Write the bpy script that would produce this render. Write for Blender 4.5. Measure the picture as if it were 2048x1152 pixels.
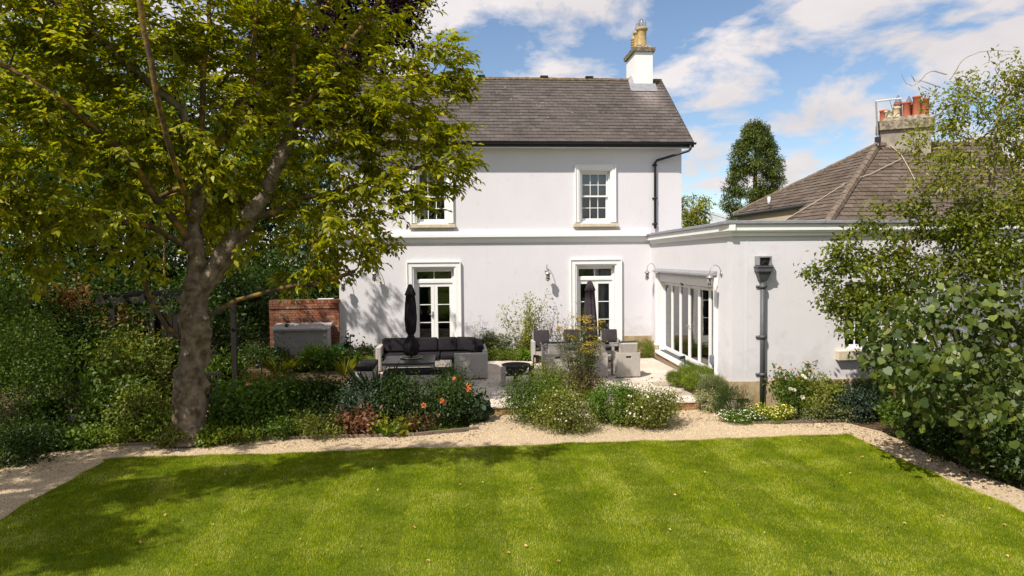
import bpy, math, random
import numpy as np
from mathutils import Vector, Matrix
rng = np.random.default_rng(7); random.seed(7)
R = math.radians
sc = bpy.context.scene
for o in list(bpy.data.objects): bpy.data.objects.remove(o)
COL = sc.collection

# ------------------------------------------------------------------ camera
FPX, YAW, PITCH, ROLL, DIST, CAMZ = 1365., R(4.7), R(2.39), .010, 22., 3.12
CAM = np.array([-DIST*math.sin(YAW), -DIST*math.cos(YAW), CAMZ])
FW = np.array([math.sin(YAW)*math.cos(PITCH), math.cos(YAW)*math.cos(PITCH), -math.sin(PITCH)])
_r = np.array([math.cos(YAW), -math.sin(YAW), 0.]); _u = np.cross(_r, FW)
RT = math.cos(ROLL)*_r - math.sin(ROLL)*_u; UP = math.sin(ROLL)*_r + math.cos(ROLL)*_u
cd = bpy.data.cameras.new('camera'); cam = bpy.data.objects.new('camera', cd); COL.objects.link(cam)
cd.sensor_width = 36; cd.lens = 36*FPX/2048; cd.clip_start = .1; cd.clip_end = 3000
cam.matrix_world = Matrix(((RT[0], UP[0], -FW[0], CAM[0]), (RT[1], UP[1], -FW[1], CAM[1]), (RT[2], UP[2], -FW[2], CAM[2]), (0, 0, 0, 1)))
sc.camera = cam

# ------------------------------------------------------------------ sky, sun, exposure
SUN_DIR = Vector((1.0, 1.0, -1.7)).normalized()
SUN_EL = math.asin(-SUN_DIR.z)
w = bpy.data.worlds.new('World'); sc.world = w; w.use_nodes = True
nt = w.node_tree; nt.nodes.clear()
def nd(t, typ, **k):
    n = t.nodes.new(typ)
    for a, v in k.items():
        if a == 'ins':
            for kk, vv in v.items(): n.inputs[kk].default_value = vv
        else: setattr(n, a, v)
    return n
sky = nd(nt, 'ShaderNodeTexSky', sky_type='NISHITA', sun_disc=False, sun_elevation=SUN_EL, sun_rotation=R(225), altitude=60, air_density=1.0, dust_density=.35, ozone_density=2.0)
geo = nd(nt, 'ShaderNodeTexCoord')
sep = nd(nt, 'ShaderNodeSeparateXYZ'); nt.links.new(geo.outputs['Generated'], sep.inputs[0])
zz = nd(nt, 'ShaderNodeMath', operation='MAXIMUM', ins={1: 0.0}); nt.links.new(sep.outputs[2], zz.inputs[0])
za = nd(nt, 'ShaderNodeMath', operation='ADD', ins={1: .30}); nt.links.new(zz.outputs[0], za.inputs[0])
dx = nd(nt, 'ShaderNodeMath', operation='DIVIDE'); dy = nd(nt, 'ShaderNodeMath', operation='DIVIDE')
nt.links.new(sep.outputs[0], dx.inputs[0]); nt.links.new(za.outputs[0], dx.inputs[1])
nt.links.new(sep.outputs[1], dy.inputs[0]); nt.links.new(za.outputs[0], dy.inputs[1])
cmb = nd(nt, 'ShaderNodeCombineXYZ', ins={2: 5.5}); nt.links.new(dx.outputs[0], cmb.inputs[0]); nt.links.new(dy.outputs[0], cmb.inputs[1])
n1 = nd(nt, 'ShaderNodeTexNoise', ins={'Scale': 3.0, 'Detail': 8, 'Roughness': .56, 'Distortion': .25}); nt.links.new(cmb.outputs[0], n1.inputs['Vector'])
cr = nd(nt, 'ShaderNodeValToRGB'); cr.color_ramp.elements[0].position = .43; cr.color_ramp.elements[1].position = .525
nt.links.new(n1.outputs['Fac'], cr.inputs[0])
n2 = nd(nt, 'ShaderNodeTexNoise', ins={'Scale': 2.6, 'Detail': 5, 'Roughness': .55}); nt.links.new(cmb.outputs[0], n2.inputs['Vector'])
cr2 = nd(nt, 'ShaderNodeValToRGB'); cr2.color_ramp.elements[0].position = .3; cr2.color_ramp.elements[1].position = .7
cr2.color_ramp.elements[0].color = (5.0, 4.75, 4.85, 1); cr2.color_ramp.elements[1].color = (6.7, 6.3, 6.3, 1)
nt.links.new(n2.outputs['Fac'], cr2.inputs[0])
mx = nd(nt, 'ShaderNodeMixRGB'); nt.links.new(cr.outputs[0], mx.inputs[0]); nt.links.new(sky.outputs[0], mx.inputs[1]); nt.links.new(cr2.outputs[0], mx.inputs[2])
bg = nd(nt, 'ShaderNodeBackground', ins={'Strength': .10}); nt.links.new(mx.outputs[0], bg.inputs[0])
wo = nd(nt, 'ShaderNodeOutputWorld'); nt.links.new(bg.outputs[0], wo.inputs[0])
sl = bpy.data.lights.new('sun', 'SUN'); sl.energy = 4.2; sl.angle = R(.53); sl.color = (1, .945, .86)
so = bpy.data.objects.new('sun', sl); COL.objects.link(so); so.rotation_euler = SUN_DIR.to_track_quat('-Z', 'Y').to_euler(); so.location = (-30, -40, 60)
sc.view_settings.view_transform = 'Standard'; sc.view_settings.look = 'None'; sc.view_settings.gamma = 1; sc.view_settings.exposure = .5
sc.cycles.max_bounces = 6; sc.cycles.transparent_max_bounces = 12; sc.cycles.caustics_reflective = False; sc.cycles.caustics_refractive = False
sc.cycles.use_denoising = True

# ------------------------------------------------------------------ placing
def ray(x, y): return FW + RT*(x-1024)/FPX - UP*(y-576)/FPX
def onY(x, y, Y=0.):
    d = ray(x, y); return CAM + d*((Y-CAM[1])/d[1])
def onZ(x, y, Z=0.):
    d = ray(x, y); return CAM + d*((Z-CAM[2])/d[2])
def at(x, y, dep): return CAM + ray(x, y)*dep
G = -.18          # garden level (the patio is at 0)

# ------------------------------------------------------------------ materials
MT = {}
def pm(name, col, rough=.7, var=.12, scale=3., bump=0., bscale=60., spec=.3, col2=None, metal=0., det=5, c2pos=(.4, .62), stretch=None):
    m = bpy.data.materials.new(name); m.use_nodes = True; t = m.node_tree
    b = t.nodes['Principled BSDF']; b.inputs['Roughness'].default_value = rough; b.inputs['Specular IOR Level'].default_value = spec; b.inputs['Metallic'].default_value = metal
    g = nd(t, 'ShaderNodeNewGeometry'); vec = g.outputs['Position']
    if stretch:
        mp = nd(t, 'ShaderNodeMapping'); mp.inputs['Scale'].default_value = stretch; t.links.new(vec, mp.inputs[0]); vec = mp.outputs[0]
    n = nd(t, 'ShaderNodeTexNoise', ins={'Scale': scale, 'Detail': det, 'Roughness': .6}); t.links.new(vec, n.inputs['Vector'])
    r = nd(t, 'ShaderNodeValToRGB'); r.color_ramp.elements[0].position = .3; r.color_ramp.elements[1].position = .7
    c = np.array(col); c2 = np.array(col2) if col2 else c*(1+var); c1 = c if col2 else c*(1-var)
    if col2: r.color_ramp.elements[0].position, r.color_ramp.elements[1].position = c2pos
    r.color_ramp.elements[0].color = (*np.clip(c1, 0, 1), 1); r.color_ramp.elements[1].color = (*np.clip(c2, 0, 1), 1)
    t.links.new(n.outputs['Fac'], r.inputs[0]); t.links.new(r.outputs[0], b.inputs['Base Color'])
    if bump:
        n3 = nd(t, 'ShaderNodeTexNoise', ins={'Scale': bscale, 'Detail': 4}); t.links.new(vec, n3.inputs['Vector'])
        bp = nd(t, 'ShaderNodeBump', ins={'Strength': bump, 'Distance': .02}); t.links.new(n3.outputs['Fac'], bp.inputs['Height']); t.links.new(bp.outputs[0], b.inputs['Normal'])
    MT[name] = m; return m
def im(name, cols, rough=.7, bump=0., bscale=60., spec=.3, island=True):
    """each loose piece of the mesh (or each object) takes its own colour"""
    m = bpy.data.materials.new(name); m.use_nodes = True; t = m.node_tree
    b = t.nodes['Principled BSDF']; b.inputs['Roughness'].default_value = rough; b.inputs['Specular IOR Level'].default_value = spec
    g = nd(t, 'ShaderNodeNewGeometry'); oi = nd(t, 'ShaderNodeObjectInfo')
    ad = nd(t, 'ShaderNodeMath', operation='ADD'); fr = nd(t, 'ShaderNodeMath', operation='FRACT')
    t.links.new(g.outputs['Random Per Island'], ad.inputs[0]); t.links.new(oi.outputs['Random'], ad.inputs[1]); t.links.new(ad.outputs[0], fr.inputs[0])
    r = nd(t, 'ShaderNodeValToRGB'); e = r.color_ramp.elements
    while len(e) < len(cols): e.new(.5)
    for i, c in enumerate(cols): e[i].position = i/(len(cols)-1); e[i].color = (*c, 1)
    t.links.new(fr.outputs[0], r.inputs[0])
    n = nd(t, 'ShaderNodeTexNoise', ins={'Scale': 14, 'Detail': 6, 'Roughness': .65}); t.links.new(g.outputs['Position'], n.inputs['Vector'])
    mr = nd(t, 'ShaderNodeMapRange', ins={1: .3, 2: .7, 3: .72, 4: 1.22}); t.links.new(n.outputs['Fac'], mr.inputs[0])
    mu = nd(t, 'ShaderNodeMixRGB', blend_type='MULTIPLY', ins={0: 1.}); t.links.new(r.outputs[0], mu.inputs[1]); t.links.new(mr.outputs[0], mu.inputs[2])
    nb_ = nd(t, 'ShaderNodeTexNoise', ins={'Scale': .9, 'Detail': 4, 'Roughness': .65}); t.links.new(g.outputs['Position'], nb_.inputs['Vector'])
    mb_ = nd(t, 'ShaderNodeMapRange', ins={1: .3, 2: .7, 3: .80, 4: 1.18}); t.links.new(nb_.outputs['Fac'], mb_.inputs[0])
    mu2 = nd(t, 'ShaderNodeMixRGB', blend_type='MULTIPLY', ins={0: 1.}); t.links.new(mu.outputs[0], mu2.inputs[1]); t.links.new(mb_.outputs[0], mu2.inputs[2])
    t.links.new(mu2.outputs[0], b.inputs['Base Color'])
    if bump:
        n3 = nd(t, 'ShaderNodeTexNoise', ins={'Scale': bscale, 'Detail': 4}); t.links.new(g.outputs['Position'], n3.inputs['Vector'])
        bp = nd(t, 'ShaderNodeBump', ins={'Strength': bump, 'Distance': .02}); t.links.new(n3.outputs['Fac'], bp.inputs['Height']); t.links.new(bp.outputs[0], b.inputs['Normal'])
    MT[name] = m; return m
def lm(name, c1, c2, trans=.35, rough=.5, c3=None, gloss=.025):
    m = bpy.data.materials.new(name); m.use_nodes = True; t = m.node_tree; t.nodes.clear()
    g = nd(t, 'ShaderNodeNewGeometry'); r = nd(t, 'ShaderNodeValToRGB'); e = r.color_ramp.elements
    warm = lambda c: (min(1., c[0]*1.08), c[1], c[2])
    c1, c2 = warm(c1), warm(c2); c3 = warm(c3) if c3 else None
    e[0].color = (*c1, 1); e[1].color = (*c2, 1)
    if c3: e[1].position = .8; x = e.new(1.); x.color = (*c3, 1)
    t.links.new(g.outputs['Random Per Island'], r.inputs[0])
    n = nd(t, 'ShaderNodeTexNoise', ins={'Scale': 1.3, 'Detail': 2}); t.links.new(g.outputs['Position'], n.inputs['Vector'])
    mr = nd(t, 'ShaderNodeMapRange', ins={1: .3, 2: .7, 3: .75, 4: 1.25}); t.links.new(n.outputs['Fac'], mr.inputs[0])
    mu = nd(t, 'ShaderNodeMixRGB', blend_type='MULTIPLY', ins={0: 1.}); t.links.new(r.outputs[0], mu.inputs[1]); t.links.new(mr.outputs[0], mu.inputs[2])
    d = nd(t, 'ShaderNodeBsdfDiffuse'); tr = nd(t, 'ShaderNodeBsdfTranslucent'); gl = nd(t, 'ShaderNodeBsdfGlossy', ins={'Roughness': rough, 'Color': (.8, .8, .8, 1)})
    tc = nd(t, 'ShaderNodeMixRGB', blend_type='MULTIPLY', ins={0: 1., 2: (1.3, 1.3, .4, 1)}); t.links.new(mu.outputs[0], tc.inputs[1]); t.links.new(tc.outputs[0], tr.inputs[0])
    t.links.new(mu.outputs[0], d.inputs[0])
    m1 = nd(t, 'ShaderNodeMixShader', ins={0: trans}); t.links.new(d.outputs[0], m1.inputs[1]); t.links.new(tr.outputs[0], m1.inputs[2])
    m2 = nd(t, 'ShaderNodeMixShader', ins={0: gloss}); t.links.new(m1.outputs[0], m2.inputs[1]); t.links.new(gl.outputs[0], m2.inputs[2])
    o = nd(t, 'ShaderNodeOutputMaterial'); t.links.new(m2.outputs[0], o.inputs[0]); MT[name] = m; return m
def glassmat(name, ior=1.75, tint=(.86, .9, .9)):
    m = bpy.data.materials.new(name); m.use_nodes = True; t = m.node_tree; t.nodes.clear()
    f = nd(t, 'ShaderNodeFresnel', ins={'IOR': ior}); tr = nd(t, 'ShaderNodeBsdfTransparent', ins={'Color': (*tint, 1)}); gl = nd(t, 'ShaderNodeBsdfGlossy', ins={'Roughness': .02})
    g = nd(t, 'ShaderNodeNewGeometry'); n = nd(t, 'ShaderNodeTexNoise', ins={'Scale': 1.7, 'Detail': 1}); t.links.new(g.outputs['Position'], n.inputs['Vector'])
    bp = nd(t, 'ShaderNodeBump', ins={'Strength': .06, 'Distance': .05}); t.links.new(n.outputs['Fac'], bp.inputs['Height']); t.links.new(bp.outputs[0], gl.inputs['Normal'])
    m1 = nd(t, 'ShaderNodeMixShader'); t.links.new(f.outputs[0], m1.inputs[0]); t.links.new(tr.outputs[0], m1.inputs[1]); t.links.new(gl.outputs[0], m1.inputs[2])
    o = nd(t, 'ShaderNodeOutputMaterial'); t.links.new(m1.outputs[0], o.inputs[0]); MT[name] = m; return m

def rendermat():
    m = pm('render', (.69, .662, .682), .85, .03, .7, .2, 30, .15); t = m.node_tree; b = t.nodes['Principled BSDF']; src = b.inputs['Base Color'].links[0].from_socket
    g = nd(t, 'ShaderNodeNewGeometry')
    mp = nd(t, 'ShaderNodeMapping'); mp.inputs['Scale'].default_value = (5., 5., .35); t.links.new(g.outputs['Position'], mp.inputs[0])
    n = nd(t, 'ShaderNodeTexNoise', ins={'Scale': 1.4, 'Detail': 6, 'Roughness': .65}); t.links.new(mp.outputs[0], n.inputs['Vector'])
    r = nd(t, 'ShaderNodeMapRange', ins={1: .55, 2: .8, 3: 0., 4: .10}); t.links.new(n.outputs['Fac'], r.inputs[0])
    n2 = nd(t, 'ShaderNodeTexNoise', ins={'Scale': 3.2, 'Detail': 7, 'Roughness': .7}); t.links.new(g.outputs['Position'], n2.inputs['Vector'])
    sx = nd(t, 'ShaderNodeSeparateXYZ'); t.links.new(g.outputs['Position'], sx.inputs[0])
    z = nd(t, 'ShaderNodeMapRange', ins={1: .2, 2: 1.5, 3: .34, 4: -.06}); t.links.new(sx.outputs[2], z.inputs[0])
    a = nd(t, 'ShaderNodeMath', operation='MULTIPLY_ADD', ins={1: 1.6, 2: -.85}); t.links.new(n2.outputs['Fac'], a.inputs[0])
    a2 = nd(t, 'ShaderNodeMath', operation='ADD'); t.links.new(a.outputs[0], a2.inputs[0]); t.links.new(z.outputs[0], a2.inputs[1])
    cl_ = nd(t, 'ShaderNodeClamp', ins={1: 0., 2: .20}); t.links.new(a2.outputs[0], cl_.inputs[0])
    mx_ = nd(t, 'ShaderNodeMath', operation='MAXIMUM'); t.links.new(cl_.outputs[0], mx_.inputs[0]); t.links.new(r.outputs[0], mx_.inputs[1])
    mi = nd(t, 'ShaderNodeMixRGB', ins={2: (.40, .36, .30, 1)}); t.links.new(mx_.outputs[0], mi.inputs[0]); t.links.new(src, mi.inputs[1]); t.links.new(mi.outputs[0], b.inputs['Base Color'])
rendermat()
pm('trim', (.83, .82, .80), .5, .02, 4, 0, 60, .3)
pm('stone', (.46, .36, .22), .85, .2, 6, .5, 40, .2, col2=(.34, .24, .13))
pm('sillstone', (.6, .52, .38), .85, .15, 9, .3, 60, .2)
pm('lead', (.26, .26, .275), .55, .18, 7, .3, 25, .4)
pm('black', (.016, .015, .017), .4, .2, 5, 0, 60, .4)
pm('dark_iron', (.03, .027, .026), .55, .25, 9, .2, 60, .4)
pm('steel', (.36, .34, .32), .45, .2, 12, .1, 80, .5, metal=.6)
pm('grey_iron', (.085, .085, .095), .5, .15, 6, .1, 60, .4)
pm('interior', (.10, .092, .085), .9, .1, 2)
pm('interior_white', (.62, .60, .57), .9, .03, 2)
pm('curtain', (.34, .33, .335), .9, .1, 4)
pm('blind', (.5, .48, .45), .9, .05, 4)
im('roof_tile', [(.082, .070, .064), (.118, .098, .088), (.098, .082, .074), (.135, .112, .10)], .9, .5, 90, .15)
im('old_tile', [(.105, .078, .06), (.15, .115, .09), (.125, .095, .074), (.175, .14, .115)], .95, .6, 60, .1)
def lime_wash():
    t = MT['roof_tile'].node_tree; b = t.nodes['Principled BSDF']; src = b.inputs['Base Color'].links[0].from_socket
    g = nd(t, 'ShaderNodeNewGeometry'); sx = nd(t, 'ShaderNodeSeparateXYZ'); t.links.new(g.outputs['Position'], sx.inputs[0])
    a = nd(t, 'ShaderNodeMath', operation='SUBTRACT', ins={1: 5.1}); t.links.new(sx.outputs[0], a.inputs[0]); a1 = nd(t, 'ShaderNodeMath', operation='ABSOLUTE'); t.links.new(a.outputs[0], a1.inputs[0])
    x = nd(t, 'ShaderNodeMapRange', ins={1: .15, 2: .65, 3: 1., 4: 0.}); t.links.new(a1.outputs[0], x.inputs[0]); z = nd(t, 'ShaderNodeMapRange', ins={1: 8.0, 2: 8.9, 3: 0., 4: 1.}); t.links.new(sx.outputs[2], z.inputs[0])
    n = nd(t, 'ShaderNodeTexNoise', ins={'Scale': 6., 'Detail': 5}); mp = nd(t, 'ShaderNodeMapping'); mp.inputs['Scale'].default_value = (1.6, .4, .4); t.links.new(g.outputs['Position'], mp.inputs[0]); t.links.new(mp.outputs[0], n.inputs['Vector'])
    m1 = nd(t, 'ShaderNodeMath', operation='MULTIPLY'); t.links.new(x.outputs[0], m1.inputs[0]); t.links.new(z.outputs[0], m1.inputs[1]); m2 = nd(t, 'ShaderNodeMath', operation='MULTIPLY'); t.links.new(m1.outputs[0], m2.inputs[0]); t.links.new(n.outputs['Fac'], m2.inputs[1])
    mi = nd(t, 'ShaderNodeMixRGB', ins={2: (.36, .30, .28, 1)}); t.links.new(m2.outputs[0], mi.inputs[0]); t.links.new(src, mi.inputs[1]); t.links.new(mi.outputs[0], b.inputs['Base Color'])
lime_wash()
pm('ridge_tile', (.13, .10, .075), .95, .3, 9, .6, 40, .1, col2=(.30, .2, .07), c2pos=(.48, .66))
pm('lichen_stone', (.33, .28, .2), .95, .3, 9, .7, 30, .1, col2=(.13, .105, .075))
pm('stack', (.36, .31, .25), .95, .25, 3, .5, 25, .1, col2=(.24, .2, .165))
pm('buff_pot', (.42, .30, .13), .85, .25, 9, .2, 40)
pm('cream_pot', (.66, .56, .38), .85, .1, 6)
pm('red_pot', (.40, .115, .06), .85, .15, 6)
pm('pot_cap', (.13, .14, .18), .5, .1, 6)
im('brick', [(.18, .065, .042), (.25, .095, .055), (.30, .135, .08), (.14, .06, .045), (.36, .23, .15)], .92, .4, 70, .1)
pm('mortar', (.35, .29, .22), .95, .15, 12, .5, 50, .1)
im('step_brick', [(.36, .18, .085), (.45, .27, .13), (.30, .13, .07), (.5, .34, .18)], .92, .4, 70, .1)
im('slab', [(.60, .51, .42), (.65, .555, .46), (.625, .535, .445), (.59, .505, .415)], .85, .15, 40, .2)
pm('joint', (.40, .33, .25), .95, .1, 12)
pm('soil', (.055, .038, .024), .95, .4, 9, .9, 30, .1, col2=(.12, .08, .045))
pm('bark_chips', (.16, .09, .045), .95, .4, 30, 1., 45, .1, col2=(.27, .16, .08))
pm('wicker', (.46, .42, .37), .75, .12, 30, .2, 90, .2)
pm('cushion', (.019, .016, .019), .85, .2, 8, .25, 70, .15)
pm('cushion_plum', (.055, .045, .05), .9, .15, 8, .25, 70, .15)
pm('umbrella_dark', (.017, .014, .017), .85, .2, 8, .2, 50, .2)
pm('umbrella_plum', (.05, .038, .046), .85, .2, 8, .2, 50, .2)
pm('tabletop', (.05, .047, .045), .3, .2, 8, 0, 60, .5)
pm('grey_box', (.33, .31, .295), .8, .12, 6, .1, 50)
pm('concrete', (.38, .34, .28), .9, .15, 8, .3, 40)
pm('weathered_wood', (.09, .075, .06), .85, .25, 6, .3, 50, stretch=(1, 1, .2))
pm('dark_wood', (.016, .012, .009), .8, .3, 6, .3, 50)
pm('green_plastic', (.008, .16, .045), .4, .1, 8, 0, 60, .5)
pm('edging', (.20, .15, .105), .9, .2, 8, .3, 40)
pm('cream_wall', (.52, .43, .29), .9, .06, 3)
pm('pvc_grey', (.17, .19, .235), .6, .1, 8)
pm('bark', (.085, .058, .038), .95, .3, 6, 1., 22, .1, col2=(.26, .20, .14), c2pos=(.36, .66))
pm('branch', (.085, .062, .04), .95, .3, 5, .5, 40, .1, col2=(.30, .17, .03), c2pos=(.47, .62))
pm('twig', (.10, .075, .05), .95, .3, 7)
pm('pale_twig', (.30, .25, .19), .95, .2, 7)
pm('cable', (.5, .42, .33), .8, .05, 5)
pm('pond', (.012, .014, .010), .06, .2, 5, .02, 8, .5)
pm('fallen', (.42, .22, .06), .8, .3, 20, col2=(.55, .4, .15))
glassmat('glass'); glassmat('door_glass', 2.3); glassmat('clear', 1.45, (.9, .93, .92))

# ------------------------------------------------------------------ mesh helpers
class MB:
    def __init__(s): s.v = []; s.f = []
    def add(s, vs, fs):
        n = len(s.v); s.v += [tuple(map(float, p)) for p in vs]; s.f += [tuple(i+n for i in f) for f in fs]; return s
    def box(s, x0, x1, y0, y1, z0, z1, M=None):
        vs = [(x, y, z) for z in (z0, z1) for y in (y0, y1) for x in (x0, x1)]
        if M: vs = [M @ Vector(v) for v in vs]
        return s.add(vs, [(0, 2, 3, 1), (4, 5, 7, 6), (0, 1, 5, 4), (2, 6, 7, 3), (0, 4, 6, 2), (1, 3, 7, 5)])
    def frus(s, x0, x1, y0, y1, z0, X0, X1, Y0, Y1, z1):
        vs = [(x0, y0, z0), (x1, y0, z0), (x0, y1, z0), (x1, y1, z0), (X0, Y0, z1), (X1, Y0, z1), (X0, Y1, z1), (X1, Y1, z1)]
        return s.add(vs, [(0, 2, 3, 1), (4, 5, 7, 6), (0, 1, 5, 4), (2, 6, 7, 3), (0, 4, 6, 2), (1, 3, 7, 5)])
    def quad(s, *p): return s.add(p, [tuple(range(len(p)))])
    def tube(s, pts, rad, n=8, cap=True):
        P = [Vector(p) for p in pts]; k = len(P)
        if not hasattr(rad, '__len__'): rad = [rad]*k
        t0 = (P[1]-P[0]).normalized(); a = t0.orthogonal().normalized(); rings = []
        for i in range(k):
            t = (P[min(i+1, k-1)]-P[max(i-1, 0)]).normalized(); a = (a-t*a.dot(t)).normalized(); b = t.cross(a)
            rings.append([P[i]+(a*math.cos(2*math.pi*j/n)+b*math.sin(2*math.pi*j/n))*rad[i] for j in range(n)])
        vs = [v for r in rings for v in r]
        fs = [(i*n+j, i*n+(j+1) % n, (i+1)*n+(j+1) % n, (i+1)*n+j) for i in range(k-1) for j in range(n)]
        if cap: fs += [tuple(range(n-1, -1, -1)), tuple((k-1)*n+j for j in range(n))]
        return s.add(vs, fs)
    def lathe(s, prof, c=(0, 0, 0), n=20, fold=None):
        vs = []
        for r, z in prof:
            for j in range(n):
                a = 2*math.pi*j/n; rr = r*(fold(a, z) if fold else 1)
                vs.append((c[0]+rr*math.cos(a), c[1]+rr*math.sin(a), c[2]+z))
        k = len(prof)
        fs = [(i*n+j, i*n+(j+1) % n, (i+1)*n+(j+1) % n, (i+1)*n+j) for i in range(k-1) for j in range(n)]
        fs += [tuple(range(n-1, -1, -1)), tuple((k-1)*n+j for j in range(n))]
        return s.add(vs, fs)
    def build(s, name, mat, parent=None, smooth=False, bev=0., M=None):
        me = bpy.data.meshes.new(name); me.from_pydata([M @ Vector(v) for v in s.v] if M else s.v, [], s.f); me.update()
        if smooth: me.shade_smooth()
        me.materials.append(MT[mat]); return link(name, me, parent, bev)
def link(name, me, parent=None, bev=0.):
    o = bpy.data.objects.new(name, me); COL.objects.link(o)
    if parent: o.parent = parent
    if bev:
        m = o.modifiers.new('edge', 'BEVEL'); m.width = bev; m.segments = 2; m.limit_method = 'ANGLE'
    return o
def tag(o, label=None, cat=None, group=None, kind=None):
    if label: o['label'] = label
    if cat: o['category'] = cat
    if group: o['group'] = group
    if kind: o['kind'] = kind
    return o
def empty(name, loc=(0, 0, 0), rz=0., label=None, cat=None, group=None):
    o = bpy.data.objects.new(name, None); COL.objects.link(o); o.location = tuple(map(float, loc)); o.rotation_euler.z = rz; o.empty_display_size = .1
    return tag(o, label, cat, group)
def copy_tree(o, parent=None):
    c = o.copy(); COL.objects.link(c); c.parent = parent
    for ch in list(o.children): copy_tree(ch, c)
    return c
def bx(name, mat, parent, x0, x1, y0, y1, z0, z1, bev=0., M=None): return MB().box(x0, x1, y0, y1, z0, z1, M).build(name, mat, parent, bev=bev)
def np_mesh(name, V, npf, mat, parent=None, smooth=False):
    """V: (faces, verts per face, 3) loose faces"""
    n = V.shape[0]; me = bpy.data.meshes.new(name)
    me.vertices.add(n*npf); me.vertices.foreach_set('co', V.reshape(-1).astype(np.float32))
    me.loops.add(n*npf); me.loops.foreach_set('vertex_index', np.arange(n*npf, dtype=np.int32))
    me.polygons.add(n); me.polygons.foreach_set('loop_start', np.arange(0, n*npf, npf, dtype=np.int32))
    me.update(calc_edges=True); me.validate()
    me.materials.append(MT[mat]); return link(name, me, parent)

# ------------------------------------------------------------------ ground, lawn, path, patio
def nrm(a): return a/np.maximum(np.linalg.norm(a, axis=-1, keepdims=True), 1e-9)
def groundmats():
    m = pm('grass_ground', (.07, .105, .006), .95, .3, 2., .5, 60, .1, col2=(.11, .15, .012))
    m = pm('gravel', (.33, .24, .145), .95, .2, 38, 1., 60, .1, col2=(.62, .49, .33), c2pos=(.36, .60), det=8)
groundmats()
MB().quad((-400, -400, G-.05), (400, -400, G-.05), (400, 600, G-.05), (-400, 600, G-.05)).build('ground', 'grass_ground')
tag(bpy.data.objects['ground'], 'green ground running out to the horizon', kind='structure')
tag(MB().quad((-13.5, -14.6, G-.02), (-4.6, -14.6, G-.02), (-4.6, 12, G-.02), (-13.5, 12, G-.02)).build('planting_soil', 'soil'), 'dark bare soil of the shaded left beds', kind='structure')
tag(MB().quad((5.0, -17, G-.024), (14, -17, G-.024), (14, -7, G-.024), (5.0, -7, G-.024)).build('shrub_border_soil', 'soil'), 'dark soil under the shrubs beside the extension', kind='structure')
# raised soil behind the low wall, to the left of the patio
MB().quad((-12, -7.5, -.03), (-4.66, -7.5, -.03), (-4.66, -.2, .04), (-5.45, 1, .06), (-12, 1, .06)).build('bed_soil', 'soil')
tag(bpy.data.objects['bed_soil'], 'dark soil of the bed beside the patio', kind='structure')
MB().quad((-9.4, -1.4, .07), (-7.62, -1.4, .07), (-7.62, 6, .13), (-9.4, 6, .13)).build('bark_path', 'bark_chips'); tag(bpy.data.objects['bark_path'], 'brown bark chip path past the brick wall', kind='structure')
MB().quad((-6.5, -5.6, -.012), (-4.85, -5.7, -.012), (-4.9, -3.6, -.008), (-5.6, -3.2, -.005), (-6.6, -3.6, -.01)).build('pond', 'pond'); tag(bpy.data.objects['pond'], 'small dark garden pond beside the patio', kind='structure')
# gravel path: one sheet with the outline seen in the photograph
LX0, LX1, LY = -7.70, 5.30, -10.08
gp = [onZ(x, y, G) for x, y in [(0, 940), (60, 915), (100, 905), (200, 893), (330, 887), (480, 882), (700, 876), (830, 872)]]
out = [(-9.6, -16)] + [(-9.15, -13.)] + [(p[0], p[1]) for p in gp] + [(-1.6, -8.9), (-1.5, -7.58), (3.7, -7.58), (3.6, -8.7), (3.75, -8.95)] + [(p[0], p[1]) for p in (onZ(1560, 848, G), onZ(1690, 845, G), onZ(1760, 862, G), onZ(1800, 880, G), onZ(1850, 905, G))] + [(6.05, -11.9), (6.05, -14), (6.1, -17.5)] + [(LX1-.05, -17.5), (LX1-.05, LY-.05), (LX0+.05, LY-.05), (LX0+.05, -16)]
MB().quad(*[(x, y, G) for x, y in out]).build('gravel_path', 'gravel'); tag(bpy.data.objects['gravel_path'], 'pale gold gravel path round the lawn', kind='structure')
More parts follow.
